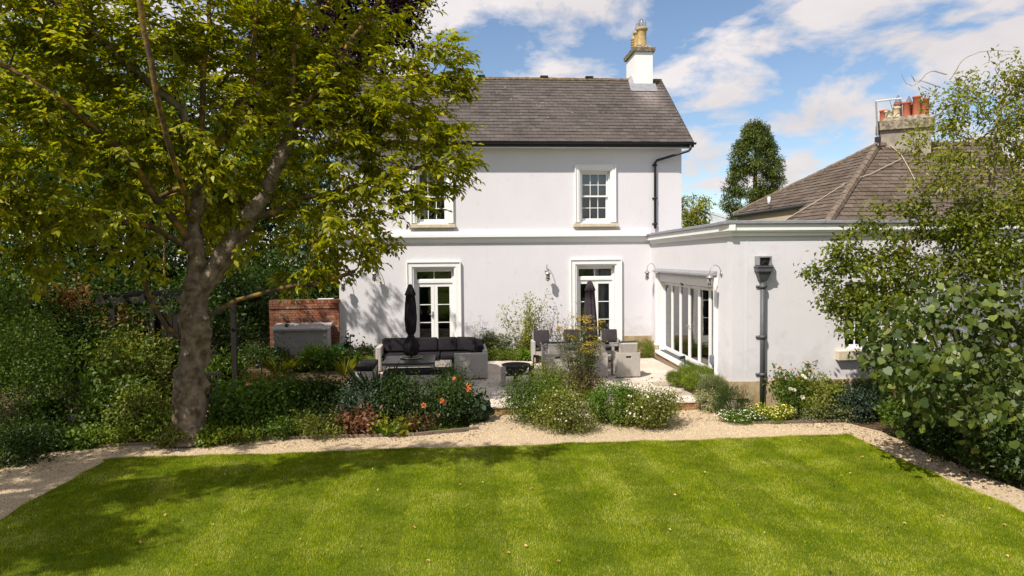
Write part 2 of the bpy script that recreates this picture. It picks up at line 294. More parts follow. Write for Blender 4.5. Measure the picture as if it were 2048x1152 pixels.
# lawn sheet + blades
def wob(t): return .030*np.sin(t*1.7+.4)+.020*np.sin(t*4.3+1.)+.014*np.sin(t*9.1)
_ed = [(LX1+wob(y+40.), y, G+.012) for y in np.arange(-16.5, LY, .25)]+[(x, LY+wob(x), G+.012) for x in np.arange(LX1, LX0, -.25)]+[(LX0+wob(y+70.), y, G+.012) for y in np.arange(LY, -16.5, -.25)]
lawn = MB().quad((LX0, -21, G+.012), (LX1, -21, G+.012), *_ed).build('lawn', 'grass_ground'); tag(lawn, 'mown green lawn', kind='structure')
def grassmat():
    m = bpy.data.materials.new('grass'); m.use_nodes = True; t = m.node_tree; t.nodes.clear()
    g = nd(t, 'ShaderNodeNewGeometry')
    def noise(s, d=3):
        n = nd(t, 'ShaderNodeTexNoise', ins={'Scale': s, 'Detail': d, 'Roughness': .6}); t.links.new(g.outputs['Position'], n.inputs['Vector']); return n.outputs['Fac']
    r = nd(t, 'ShaderNodeValToRGB'); e = r.color_ramp.elements; e[0].position = 0; e[0].color = (.125, .185, .004, 1); e[1].position = 1; e[1].color = (.55, .53, .14, 1)
    x = e.new(.45); x.color = (.275, .33, .008, 1); x = e.new(.85); x.color = (.43, .44, .02, 1)
    a = nd(t, 'ShaderNodeMath', operation='MULTIPLY_ADD', ins={1: 2.0, 2: -1.03}); t.links.new(noise(1.6), a.inputs[0])
    b = nd(t, 'ShaderNodeMath', operation='ADD'); t.links.new(g.outputs['Random Per Island'], b.inputs[0]); t.links.new(a.outputs[0], b.inputs[1])
    c = nd(t, 'ShaderNodeMath', operation='MULTIPLY_ADD', ins={1: .8, 2: -.4}); t.links.new(noise(7.), c.inputs[0])
    d0 = nd(t, 'ShaderNodeMath', operation='ADD'); t.links.new(b.outputs[0], d0.inputs[0]); t.links.new(c.outputs[0], d0.inputs[1]); t.links.new(d0.outputs[0], r.inputs[0])
    d = nd(t, 'ShaderNodeBsdfDiffuse'); tr = nd(t, 'ShaderNodeBsdfTranslucent'); t.links.new(r.outputs[0], d.inputs[0]); t.links.new(r.outputs[0], tr.inputs[0])
    m1 = nd(t, 'ShaderNodeMixShader', ins={0: .35}); t.links.new(d.outputs[0], m1.inputs[1]); t.links.new(tr.outputs[0], m1.inputs[2])
    o = nd(t, 'ShaderNodeOutputMaterial'); t.links.new(m1.outputs[0], o.inputs[0]); MT['grass'] = m
grassmat()
def lawn_blades(n):
    # only where the lawn lies in view: from the far edge to a little before the frame's lower edge
    X = rng.uniform(LX0, LX1, n); Y = LY - (rng.random(n)**1.0)*6.6
    Y = Y+wob(X)*np.clip(1-(LY-Y), 0, 1); X = X+np.where(X > 0, wob(Y+40.), wob(Y+70.))*np.clip(np.abs(X)-4, 0, 1)
    edge = rng.random(n) < .05; Y[edge] = LY + wob(X[edge]) + rng.normal(0, .03, edge.sum())
    e2 = rng.random(n) < .025; X[e2] = LX1 + wob(Y[e2]+40.) + rng.normal(0, .03, e2.sum())
    k = ((X-.35*(Y-LY)*0) // .62).astype(int) % 2                      # mowing stripes: the blades lean to and fro
    h = rng.uniform(.018, .042, n)*np.where(rng.random(n) < .03, 1.7, 1.); wd = rng.uniform(.004, .0075, n)
    lean = np.where(k == 0, .30, -.30)[:, None]*np.array([0, 1., 0]) + rng.normal(0, .42, (n, 3))*np.array([1, 1, 0])
    a = rng.uniform(0, 2*np.pi, n); b = np.stack([np.cos(a), np.sin(a), 0*a], 1)
    P = np.stack([X, Y, np.full(n, G+.010)], 1); T = P + h[:, None]*nrm(lean+np.array([0, 0, 1.]))
    V = np.stack([P-b*wd[:, None]/2, P+b*wd[:, None]/2, T], 1)
    tag(np_mesh('grass', V, 3, 'grass'), 'short mown grass of the lawn', 'grass', kind='stuff')
lawn_blades(630000)
def pebbles(n):
    V = []
    X = rng.uniform(-9, 6, n*2); Y = rng.uniform(-13, -7.6, n*2)
    from mathutils.geometry import intersect_point_tri_2d
    poly = np.array(out); ins = np.zeros(len(X), bool); j = len(poly)-1
    for i in range(len(poly)):
        xi, yi = poly[i]; xj, yj = poly[j]
        c = ((yi > Y) != (yj > Y)) & (X < (xj-xi)*(Y-yi)/(yj-yi+1e-12)+xi); ins ^= c; j = i
    X, Y = X[ins][:n], Y[ins][:n]; k = len(X); r = rng.uniform(.006, .015, k)
    a0 = rng.uniform(0, 6.28, k); tip = np.stack([X, Y, G+r*1.1], 1)
    ring = [np.stack([X+r*np.cos(a0+q*2.094), Y+r*np.sin(a0+q*2.094), np.full(k, G-.001)], 1) for q in range(3)]
    F = np.concatenate([np.stack([ring[q], ring[(q+1) % 3], tip], 1) for q in range(3)])
    me = np_mesh('gravel', F, 3, 'gravel_bits'); tag(me, 'loose pale stones of the gravel path', 'gravel', kind='stuff')
im('gravel_bits', [(.33, .23, .13), (.60, .47, .32), (.48, .37, .24), (.68, .56, .40)], .95)
pebbles(26000)

# patio: slabs on a bed, brick riser along its front
PX0, PX1, PY0 = -4.62, 4.30, -7.55
patio = tag(bx('patio', 'joint', None, PX0+.01, PX1, PY0+.02, -.02, G-.3, -.012), 'pale stone patio in front of the house', kind='structure')
slabm = {}
def slab(x0, x1, y0, y1):
    key = (round(x1-x0, 3), round(y1-y0, 3))
    if key not in slabm:
        o = bx('slab', 'slab', patio, 0, x1-x0, 0, y1-y0, -.03, 0.); slabm[key] = o.data; o.location = (x0, y0, 0); return
    o = bpy.data.objects.new('slab', slabm[key]); COL.objects.link(o); o.parent = patio; o.location = (x0, y0, random.uniform(-.002, .002))
yy = PY0; row = 0
while yy < -.1:
    dep = .6; x = PX0; off = (row % 2)*.45; xe = PX0 + (.45 if off else .9)
    while x < PX1-.05:
        x1 = min(xe, PX1)
        right = PX1
        # keep off the cut-in corner bed at the front right
        if not (yy < -5.6 and x1 > 3.7):
            slab(x+.004, x1-.004, yy+.004+(0 if row else -.03), yy+dep-.004)
        x = x1; xe = x+.9
    yy += dep; row += 1
bm = None
def brick_run(x0, x1, y, z0, z1, mat, parent, courses, bl=.225, dpt=.1, name='brick'):
    h = (z1-z0)/courses; me = bx(name, mat, parent, -bl/2+.005, bl/2-.005, 0, dpt, .004, h-.004).data; first = True
    for c in range(courses):
        x = x0 - (bl/2 if c % 2 else 0)
        while x < x1-.02:
            xc = x+bl/2
            if first: o = [q for q in parent.children if q.data == me][0]; first = False
            else: o = bpy.data.objects.new(name, me); COL.objects.link(o); o.parent = parent
            o.location = (xc, y+random.uniform(-.004, .004), z0+c*h); x += bl
brick_run(-1.75, -.35, PY0, G-.005, -.034, 'step_brick', patio, 2)
brick_run(2.55, 3.7, PY0, G-.005, -.034, 'step_brick', patio, 2)
# planting strip soil against the house
tag(MB().quad((-4.6, -1.0, .012), (-.9, -1.0, .012), (4.25, -1.15, .012), (4.4, -.03, .012), (-4.6, -.03, .012)).build('wall_bed_soil', 'soil'), 'soil strip along the foot of the house wall', kind='structure')
tag(MB().quad((3.62, -7.5, .004), (4.6, -7.5, .004), (4.5, -5.5, .004), (3.9, -5.5, .004), (3.55, -6.2, .004)).build('corner_bed_soil', 'soil'), 'soil of the little bed at the extension corner', kind='structure')
# low stone wall carrying on to the left of the patio
lw = empty('low_stone_wall', (-7.3, -7.5, G), 0, 'low stone retaining wall with pale coping in the left bed', 'wall')
bx('wall_core', 'stone', lw, -3.0, 2.65, .02, .26, -.1, .13)
x = -3.0
while x < 2.6:
    l = random.uniform(.5, .8); l = min(l, 2.66-x); bx('coping_stone', 'slab', lw, x+.006, x+l-.006, -.05+random.uniform(-.01, .01), .30, .132, .185+random.uniform(-.006, .006)); x += l
for c in range(2):
    x = -3.0
    while x < 2.6:
        l = random.uniform(.2, .4); l = min(l, 2.65-x); bx('stone', 'stone', lw, x+.006, x+l-.006, -.01+random.uniform(-.008, .008), .02, -.08+c*.105, .02+c*.105); x += l
# timber edging along the beds
def edging(name, pts, label):
    for i in range(len(pts)-1):
        a, b = Vector((*pts[i], 0)), Vector((*pts[i+1], 0)); d = b-a
        e = empty('edging_board', (a.x, a.y, G), math.atan2(d.y, d.x), label[i], 'edging', 'edging boards along the gravel')
        bx('board', 'edging', e, .005, d.length-.005, -.02, .015, -.05, .055, .006)
        for s in (.15, d.length-.15): bx('peg', 'edging', e, s-.02, s+.02, .016, .05, -.05, .03)
e1 = [(p[0], p[1]) for p in (onZ(150, 897, G), onZ(480, 881, G), onZ(830, 871, G), onZ(958, 858, G))]
edging('e', e1, ['timber edging board at foot of the big tree bed', 'long timber edging board below the low left plants', 'timber edging board below the orange rose bush'])
e2 = [(p[0], p[1]) for p in (onZ(1500, 848, G), onZ(1600, 846, G), onZ(1700, 843, G))]
edging('e', e2, ['timber edging board in front of the yellow daisies', 'timber edging board right of the yellow daisies'])

# ------------------------------------------------------------------ main house
HX0, HX1, EAVE = -5.48, 5.60, 6.84
house = empty('house', (0, 0, 0), 0, 'two storey white rendered house with dark tiled gable roof', 'house')
def wall_holes(mb, x0, x1, z0, z1, y0, y1, holes, dep=None):
    xs = sorted({x0, x1, *[h[0] for h in holes], *[h[1] for h in holes]}); zs = sorted({z0, z1, *[h[2] for h in holes], *[h[3] for h in holes]})
    for i in range(len(xs)-1):
        for k in range(len(zs)-1):
            cx, cz = (xs[i]+xs[i+1])/2, (zs[k]+zs[k+1])/2
            if any(h[0] < cx < h[1] and h[2] < cz < h[3] for h in holes): continue
            a, b, c, d = xs[i], xs[i+1], zs[k], zs[k+1]
            mb.quad((a, y0, c), (b, y0, c), (b, y0, d), (a, y0, d)); mb.quad((a, y1, d), (b, y1, d), (b, y1, c), (a, y1, c))
    for a, b, c, d in holes:
        mb.quad((a, y0, c), (a, y0, d), (a, y1, d), (a, y1, c)); mb.quad((b, y0, c), (b, y1, c), (b, y1, d), (b, y0, d))
        mb.quad((a, y0, c), (a, y1, c), (b, y1, c), (b, y0, c)); mb.quad((a, y0, d), (b, y0, d), (b, y1, d), (a, y1, d))
    for X in (x0, x1): mb.quad((X, y0, z0), (X, y1, z0), (X, y1, z1), (X, y0, z1))
    mb.quad((x0, y0, z1), (x1, y0, z1), (x1, y1, z1), (x0, y1, z1))
    return mb
WR = (2.24, 3.23, 4.30, 5.97); WL = (-3.02, -2.03, 4.30, 5.97)
DR = (2.11, 3.37, .30, 2.89); DL = (-3.14, -1.86, .30, 2.86)
mb = MB(); wall_holes(mb, HX0, HX1, .0, EAVE+.05, 0, .34, [WR, WL, DR, DL]); mb.build('wall', 'render', house)
mb = MB(); mb.quad((HX1, .34, 0), (HX1, 6, 0), (HX1, 6, EAVE), (HX1, 3.0, EAVE+2.6), (HX1, 0.34, EAVE)); mb.quad((HX0, .34, 0), (HX0, .34, EAVE), (HX0, 3.0, EAVE+2.6), (HX0, 6, EAVE), (HX0, 6, 0))
mb.quad((HX0, 6, 0), (HX0, 6, EAVE), (HX1, 6, EAVE), (HX1, 6, 0)); mb.build('gable_wall', 'render', house)
for nm, z0, z1 in (('room', .28, 3.5), ('upper_room', 3.7, 6.7)):
    mb = MB()
    for a, b in ((HX0+.3, -.2), (.0, HX1-.3)):
        mb.quad((a, 4.5, z0), (b, 4.5, z0), (b, 4.5, z1), (a, 4.5, z1)); mb.quad((a, .345, z0), (b, .345, z0), (b, 4.5, z0), (a, 4.5, z0)); mb.quad((a, .345, z1), (a, 4.5, z1), (b, 4.5, z1), (b, .345, z1))
        mb.quad((a, .345, z0), (a, 4.5, z0), (a, 4.5, z1), (a, .345, z1)); mb.quad((b, .345, z0), (b, .345, z1), (b, 4.5, z1), (b, 4.5, z0))
    mb.build(nm, 'interior', house)
# plinth
bx('plinth', 'stone', house, DR[1]+.3, 4.565, -.05, -.003, 0, .585, .01)
# string course: stepped moulding
mb = MB()
for z0, z1, p in ((3.93, 4.04, .075), (3.845, 3.93, .16), (3.80, 3.845, .10), (3.70, 3.80, .075), (3.66, 3.70, .05)): mb.box(HX0-.02, 4.56, -p, -.002, z0, z1)
mb.build('string_course', 'trim', house)
def archi(parent, o, wd=.17, bottom=True, p=.055):
    """moulded surround: outer band, inner step"""
    x0, x1, z0, z1 = o; mb = MB()
    for q, d0, d1 in ((p+.03, wd, wd-.035), (p, wd-.035, .05), (p-.03, .05, 0)):
        mb.box(x0-d0, x0-d1, -q, -.002, z0, z1+d0); mb.box(x1+d1, x1+d0, -q, -.002, z0, z1+d0); mb.box(x0-d1, x1+d1, -q, -.002, z1+d1, z1+d0)
    return mb.build('surround', 'trim', parent, bev=.006)
def sash(o, label):
    x0, x1, z0, z1 = o; t = .055; y = .15
    wn = empty('sash_window', (0, 0, 0)); wn.parent = house; wn['label'] = label; wn.name = 'window'
    archi(wn, o, .18)
    bx('sill', 'sillstone', wn, x0-.24, x1+.24, -.15, .12, z0-.15, z0-.045, .01)
    mb = MB(); mb.box(x0-.002, x0+.045, .12, .30, z0, z1); mb.box(x1-.045, x1+.002, .12, .30, z0, z1); mb.box(x0+.045, x1-.045, .12, .30, z1-.06, z1); mb.box(x0, x1, .08, .30, z0-.045, z0+.05); mb.build('window_frame', 'trim', wn)
    a, b, c, d = x0+.05, x1-.05, z0+.055, z1-.065; m = (c+d)/2+.02
    for lo, hi, yy in ((m-.02, d, y), (c, m+.02, y+.055)):
        mb = MB(); mb.box(a, a+t, yy, yy+.045, lo, hi); mb.box(b-t, b, yy, yy+.045, lo, hi); mb.box(a+t, b-t, yy, yy+.045, lo, lo+.05+(.03 if lo == c else 0)); mb.box(a+t, b-t, yy, yy+.045, hi-.045, hi)
        pw = (b-a-2*t)/3; l2 = lo+.05+(.03 if lo == c else 0); h2 = hi-.045
        for k in (1, 2): mb.box(a+t+k*pw-.011, a+t+k*pw+.011, yy+.006, yy+.04, l2, h2)
        mm = (l2+h2)/2; mb.box(a+t, b-t, yy+.008, yy+.038, mm-.011, mm+.011)
        s_ = mb.build('sash', 'trim', wn, bev=.003)
        for k in range(3):
            for q in range(2): bx('pane', 'glass', s_, a+t+k*pw+.005, a+t+(k+1)*pw-.005, yy+.02, yy+.026, (l2 if q == 0 else mm)+.004, (mm if q == 0 else h2)-.004)
    bx('blind', 'blind', wn, x0+.08, x1-.08, .36, .365, m+.05, z1+.05)
    return wn
sash(WR, 'upper sash window above the patio dining table'); sash(WL, 'upper sash window half hidden by the tree')
def curtain_mesh(x0, x1, y, z0, z1, folds):
    n = folds*8; mb = MB(); vs = []
    for i in range(n+1):
        u = i/n; vs.append((x0+(x1-x0)*u, y+.03*math.sin(u*folds*2*math.pi)))
    for i in range(n): mb.quad((*vs[i], z0), (*vs[i+1], z0), (*vs[i+1], z1), (*vs[i], z1))
    return mb
def french(o, label, curtain):
    x0, x1, z0, z1 = o; d = empty('french_door'); d.parent = house; d['label'] = label; y = .15; tz = z1-.47
    archi(d, o, .22, p=.065)
    mb = MB(); mb.box(x0-.002, x0+.05, .12, .30, z0, z1); mb.box(x1-.05, x1+.002, .12, .30, z0, z1); mb.box(x0+.05, x1-.05, .12, .30, z1-.07, z1); mb.box(x0+.05, x1-.05, .118, .28, tz, tz+.10); mb.build('door_frame', 'trim', d, bev=.005)
    bx('threshold', 'sillstone', d, x0-.28, x1+.28, -.20, .30, z0-.12, z0+.0, .01)
    a, b = x0+.05, x1-.05; mid = (a+b)/2
    mb = MB(); mb.box(a, a+.04, y, y+.05, tz+.10, z1-.07); mb.box(b-.04, b, y, y+.05, tz+.10, z1-.07); mb.box(a+.04, b-.04, y, y+.05, tz+.10, tz+.13); mb.box(a+.04, b-.04, y, y+.05, z1-.10, z1-.07); mb.box(mid-.013, mid+.013, y+.005, y+.045, tz+.13, z1-.10)
    tr = mb.build('transom_window', 'trim', d, bev=.003)
    for p, q in ((a+.04, mid-.013), (mid+.013, b-.04)): bx('pane', 'glass', tr, p, q, y+.022, y+.028, tz+.13, z1-.10)
    for p, q, sgn in ((a, mid-.003, 1), (mid+.003, b, -1)):
        st = .105; mb = MB(); mb.box(p, p+st, y, y+.05, z0+.005, tz-.004); mb.box(q-st, q, y, y+.05, z0+.005, tz-.004); mb.box(p+st, q-st, y, y+.05, tz-.12, tz-.004); mb.box(p+st, q-st, y, y+.05, z0+.005, z0+.24)
        g0, g1 = z0+.24, tz-.12; h = (g1-g0)/3
        for k in (1, 2): mb.box(p+st, q-st, y+.006, y+.044, g0+k*h-.013, g0+k*h+.013)
        lf = mb.build('door_leaf', 'trim', d, bev=.004)
        for k in range(3): bx('pane', 'glass', lf, p+st, q-st, y+.022, y+.028, g0+k*h+(.013 if k else 0), g0+(k+1)*h-(.013 if k < 2 else 0))
        if sgn == 1:
            mb = MB(); hx = q-.05; mb.box(hx-.02, hx+.02, y-.012, y-.001, z0+.95, z0+1.17); mb.tube([(hx, y-.04, z0+1.09), (hx-.11, y-.04, z0+1.085)], .011); mb.tube([(hx, y, z0+1.09), (hx, y-.045, z0+1.09)], .012); mb.build('handle', 'steel', lf)
        else:
            for hz in (.3, 1.0, 1.75): bx('hinge', 'steel', lf, q-.004, q+.012, y-.012, y-.001, z0+hz, z0+hz+.1)
    if curtain:
        curtain_mesh(x0+.62, x0+.82, .42, z0, z1-.02, 3).build('curtain', 'curtain', d, True); curtain_mesh(x1-.38, x1+.1, .42, z0, z1-.02, 5).build('curtain', 'curtain', d, True)
    return d
french(DL, 'french door behind the black corner sofa', False); french(DR, 'french door with grey curtains behind the dining set', True)
# roof
PIT = math.atan2(9.67-6.87, 3.38); RX0, RX1 = -5.75, 5.86
roof = MB(); e0, rz_, ey = 6.87, 9.67, -.38
roof.add([(RX0, ey, e0-.06), (RX1, ey, e0-.06), (RX1, 3, rz_-.06), (RX0, 3, rz_-.06), (RX0, 6.38, e0-.06), (RX1, 6.38, e0-.06), (RX0, ey, e0-.16), (RX1, ey, e0-.16), (RX1, 3, rz_-.2), (RX0, 3, rz_-.2), (RX0, 6.38, e0-.16), (RX1, 6.38, e0-.16)],
         [(0, 1, 2, 3), (3, 2, 5, 4), (6, 9, 8, 7), (9, 10, 11, 8), (0, 6, 7, 1), (4, 5, 11, 10), (1, 7, 8, 2), (2, 8, 11, 5), (0, 3, 9, 6), (3, 4, 10, 9)])
roof = roof.build('roof', 'interior', house)
def tile_mesh(w, l, t, name, mat):
    mb = MB(); mb.add([(0, 0, 0), (w, 0, 0), (w, l, -t*.75), (0, l, -t*.75), (0, 0, t), (w, 0, t), (w, l, t*.1), (0, l, t*.1)], [(4, 5, 6, 7), (0, 1, 5, 4), (1, 2, 6, 5), (0, 4, 7, 3)]); return mb
sl_len = math.hypot(rz_-e0, 3.38); nc = 21; ch = sl_len/nc; tw = .30
tm = tile_mesh(tw-.006, ch+.03, .022, 'roof_tile', 'roof_tile')
TM = Matrix.Translation((0, ey-.02, e0-.045)) @ Matrix.Rotation(PIT, 4, 'X')
rest = MB(); tdat = None; cnt = 0
for c in range(nc):
    x = RX0 - (tw/2 if c % 2 else 0); k = 0
    while x < RX1-.01:
        a, b = max(x, RX0), min(x+tw, RX1)
        full = (b-a) > tw-.01; jit = random.uniform(-.003, .004); yaw = random.uniform(-.006, .006)
        M = TM @ Matrix.Translation((a, c*ch+random.uniform(-.004, .004), jit)) @ Matrix.Rotation(yaw, 4, 'Z')
        if full and -1.9 < a and cnt < 300 and c < 13:
            if tdat is None: o = tm.build('roof_tile', 'roof_tile', roof); tdat = o.data
            else: o = bpy.data.objects.new('roof_tile', tdat); COL.objects.link(o); o.parent = roof
            o.matrix_local = M; cnt += 1
        else:
            t2 = tile_mesh(b-a-.006, ch+.03, .022, '', ''); rest.add([M @ Vector(v) for v in t2.v], t2.f)
        x += tw
MB2 = Matrix.Translation((0, 6.4, e0-.045)) @ Matrix.Rotation(math.pi, 4, 'Z') @ Matrix.Rotation(PIT, 4, 'X')
for c in range(nc):
    t2 = tile_mesh(RX1-RX0, ch+.03, .022, '', ''); rest.add([MB2 @ Matrix.Translation((-RX1, c*ch, 0)) @ Vector(v) for v in t2.v], t2.f)
tag(rest.build('roof_tiles', 'roof_tile', roof), kind='stuff')
x = RX0
while x < RX1-.1:
    l = min(.42, RX1-x); rd = .10+random.uniform(-.006, .006); mb = MB()
    mb.tube([(x, 3, rz_-.045), (x+l-.01, 3, rz_-.045+random.uniform(-.008, .008))], rd, 8); mb.build('ridge_tile', 'ridge_tile', roof); x += l
for px in (962, 1088, 1178): p = onY(px, 153, 3.0); bx('ridge_vent', 'black', roof, p[0]-.14, p[0]+.14, 2.9, 3.1, rz_+.04, rz_+.10)
# white lichen and droppings on the tiles
mb = MB()
for i in range(46):
    u = random.uniform(-2.5, 5.8) if i < 40 else random.uniform(5.3, 5.84); v = random.uniform(.05, .97)*sl_len
    rr = random.uniform(.012, .035); n = 7; M = TM @ Matrix.Translation((u, v, .03))
    mb.add([M @ Vector((rr*math.cos(j*6.283/n)*random.uniform(.6, 1.2), rr*.7*math.sin(j*6.283/n), 0)) for j in range(n)], [tuple(range(n))])
pm('lichen', (.34, .31, .27), .95, .2, 20); tag(mb.build('lichen', 'lichen', roof), kind='stuff')
# verge, soffit, gutter, downpipe
mb = MB()
for X in (RX0-.02, RX1+.0): mb.add([(X, ey, e0-.20), (X, 3, rz_-.24), (X, 6.38, e0-.2), (X, ey, e0-.03), (X, 3, rz_-.03), (X, 6.38, e0-.03)] + [(X+.025, y, z) for y, z in ((ey, e0-.20), (3, rz_-.24), (6.38, e0-.2), (ey, e0-.03), (3, rz_-.03), (6.38, e0-.03))], [(0, 1, 4, 3), (1, 2, 5, 4), (6, 9, 10, 7), (7, 10, 11, 8), (0, 3, 9, 6), (3, 4, 10, 9), (4, 5, 11, 10), (0, 6, 7, 1), (1, 7, 8, 2)])
mb.build('bargeboard', 'black', roof)
bx('soffit', 'trim', roof, RX0+.03, RX1-.02, ey+.03, .0, e0-.19, e0-.165)
bx('fascia', 'black', roof, RX0, RX1, ey-.005, ey+.02, e0-.21, e0-.05)
def gutter(x0, x1, y, z, r, n=8):
    mb = MB(); vs = []
    for X in (x0, x1):
        for j in range(n+1): a = math.pi+math.pi*j/n; vs.append((X, y+r*math.cos(a), z+r*math.sin(a)))
    mb.add(vs, [(j, j+1, n+2+j, n+1+j) for j in range(n)]); vs2 = [(v[0], y+(v[1]-y)*.85, z+(v[2]-z)*.85) for v in vs]
    mb.add(vs2, [(j+1, j, n+1+j, n+2+j) for j in range(n)]); mb.add(vs[:n+1], [tuple(range(n+1))]); mb.add(vs[n+1:], [tuple(range(n+1))]); return mb
gutter(RX0-.03, RX1+.06, ey-.075, e0-.07, .065).build('gutter', 'black', house)
jx = onY(1309, 340)[0]; mb = MB(); e_ = onY(1384, 295, ey-.07)
mb.tube([(RX1-.12, ey-.075, e0-.13), (RX1-.12, ey-.075, e0-.27), (RX1-.18, ey-.06, e0-.33), (jx+.06, -.08, 6.29), (jx, -.07, 6.2), (jx, -.07, 4.08)], .042, 10)
for z in (6.12, 5.05, 4.22): mb.tube([(jx, -.07, z), (jx, -.07, z+.05)], .055, 10); mb.box(jx-.085, jx+.085, -.03, -.003, z, z+.04)
mb.build('downpipe', 'black', house, True)
# chimney with pots
chy0, chy1, chx0, chx1 = 2.5, 3.75, 4.73, 5.38
chim = bx('chimney', 'trim', roof, chx0, chx1, chy0, chy1, 8.6, 10.55)
MB().frus(chx0-.07, chx1+.07, chy0-.07, chy1+.07, 10.55, chx0-.09, chx1+.09, chy0-.09, chy1+.09, 10.69).frus(chx0-.02, chx1+.02, chy0-.02, chy1+.02, 10.69, chx0+.1, chx1-.1, chy0+.1, chy1-.1, 10.83).build('chimney_cap', 'lichen_stone', chim)
mb = MB(); rs = (9.67-6.87)/3.38
mb.quad((chx0-.16, chy0-.22, 6.87+rs*(chy0-.22+.38)+.02), (chx1+.12, chy0-.22, 6.87+rs*(chy0-.22+.38)+.02), (chx1+.1, chy0-.004, 6.87+rs*(chy0+.38)+.16), (chx0-.06, chy0-.004, 6.87+rs*(chy0+.38)+.16))
mb.quad((chx0-.2, chy0-.2, 6.87+rs*(chy0-.2+.38)+.022), (chx0-.01, chy0-.2, 6.87+rs*(chy0-.2+.38)+.022), (chx0-.012, 3, rz_+.16), (chx0-.14, 3, rz_+.05)); mb.build('flashing', 'lead', chim)
def pot(prof, y, mat, name='chimney_pot', x=5.06):
    mb = MB(); mb.lathe(prof, (x, y, 10.78), 18); return mb.build(name, mat, chim, True)
pr = [(.19, 0), (.19, .06), (.165, .1), (.16, .55), (.17, .58), (.21, .62), (.215, .67), (.19, .70), (.14, .71), (.13, .3)]
p1 = pot(pr, 2.78, 'buff_pot'); p2 = pot(pr, 3.2, 'buff_pot')
pl = [(.16, 0)] + [q for k in range(6) for q in ((.13, .04+k*.09), (.175, .07+k*.09), (.13, .1+k*.09))] + [(.15, .62), (.1, .66)]
pot(pl, 3.55, 'buff_pot', x=5.02)
for y, par in ((2.78, p1), (3.2, p2)):
    mb = MB(); c = Vector((5.06, y, 11.62))
    for j in range(8):
        a = j*math.pi/8; mb.tube([c+Vector((.15*math.cos(q)*math.cos(a), .15*math.cos(q)*math.sin(a), .19*math.sin(q))) for q in np.linspace(-.8, math.pi+.8, 12)], .006, 4)
    mb.build('wire_cowl', 'steel', par)
# the low wing behind the right gable (its dark eaves just show)
rw = empty('back_wing', (0, 0, 0), 0, 'dark roof edge of a lower wing behind the right gable', 'building')
q = at(1366, 400, 31); q2 = at(1388, 432, 31)
bx('wing_wall', 'render', rw, 4.0, 7.15, 8.3, 11, 0, 4.6); MB().add([(3.8, 8.0, 4.55), (7.35, 8.0, 4.55), (7.35, 11.2, 4.55), (3.8, 11.2, 4.55), (4.5, 9.5, 6.1), (6.5, 9.5, 6.1)], [(0, 1, 5, 4), (1, 2, 5), (2, 3, 4, 5), (3, 0, 4), (0, 3, 2, 1)]).build('wing_roof', 'black', rw)

# ------------------------------------------------------------------ extension
ext = empty('extension', (0, 0, 0), 0, 'single storey white extension with flat roof and lead coping', 'extension')
EX, EY, ET = 4.25, -7.40, 3.66
EW = (6.84, 7.74, 1.05, 2.55)
mb = MB(); wall_holes(mb, EX, 13.5, -.3, 3.72, EY, EY+.3, [EW]); mb.build('front_wall', 'render', ext)
# side wall runs back to the house at a slight angle: s along it from the house corner, t outwards
sd = Vector((EX-4.58, EY, 0)).normalized(); so_ = Vector((-(-sd.y), -sd.x, 0)); so_ = Vector((sd.y, -sd.x, 0)).normalized()
if so_.x > 0: so_ = -so_
SM = Matrix(((sd.x, -so_.x, 0, 4.58), (sd.y, -so_.y, 0, 0), (0, 0, 1, 0), (0, 0, 0, 1)))   # local x along the wall, local y into the room
SL = math.hypot(EX-4.58, EY); BD = (1.05, 6.28, .24, 2.60)
mb = MB(); wall_holes(mb, .0, SL-.012, -.3, 3.72, 0, .34, [BD]); mb.build('side_wall', 'render', ext, M=SM)
mb = MB()
for z0, z1, p in ((3.66, 3.76, .06), (3.72, 3.84, .10), (3.60, 3.66, .045)): pass
mb.box(-.05, SL+.10, -.055, -.002, 3.58, 3.66, SM); mb.box(-.08, SL+.14, -.10, -.002, 3.66, 3.70, SM); mb.box(-.08, SL+.18, -.14, -.002, 3.70, 3.835, SM)
mb.box(EX-.05, 13.5, EY-.055, EY-.002, 3.58, 3.66); mb.box(EX-.095, 13.5, EY-.10, EY-.002, 3.661, 3.70); mb.box(EX-.135, 13.5, EY-.14, EY-.002, 3.701, 3.835)
mb.build('cornice', 'trim', ext)
n = 0; s0 = -.12
while s0 < SL-.1:
    l = min(1.2, SL+.14-s0); bx('coping', 'lead', ext, s0, s0+l-.004, -.19, .42, 3.837, 3.915+random.uniform(-.004, .004), .012, SM); s0 += l
x = EX-.21
while x < 13.4:
    l = 2.2; bx('coping', 'lead', ext, x+.004, x+l, EY-.19, EY+.4, 3.839, 3.913+random.uniform(-.004, .004), .012); bx('lead_roll', 'lead', ext, x+l-.03, x+l+.03, EY-.2, EY+.4, 3.84, 3.93, .02); x += l
bx('flat_roof', 'lead', ext, 4.9, 13.5, EY+.3, .0, 3.70, 3.74)
bx('plinth', 'stone', ext, EX-.03, 13.5, EY-.045, EY-.003, -.35, .385, .012); bx('plinth', 'stone', ext, 6.45, SL-.02, -.045, -.003, -.35, .37, .012, SM); bx('plinth', 'stone', ext, .0, BD[0]-.25, -.045, -.003, -.1, .42, .012, SM)
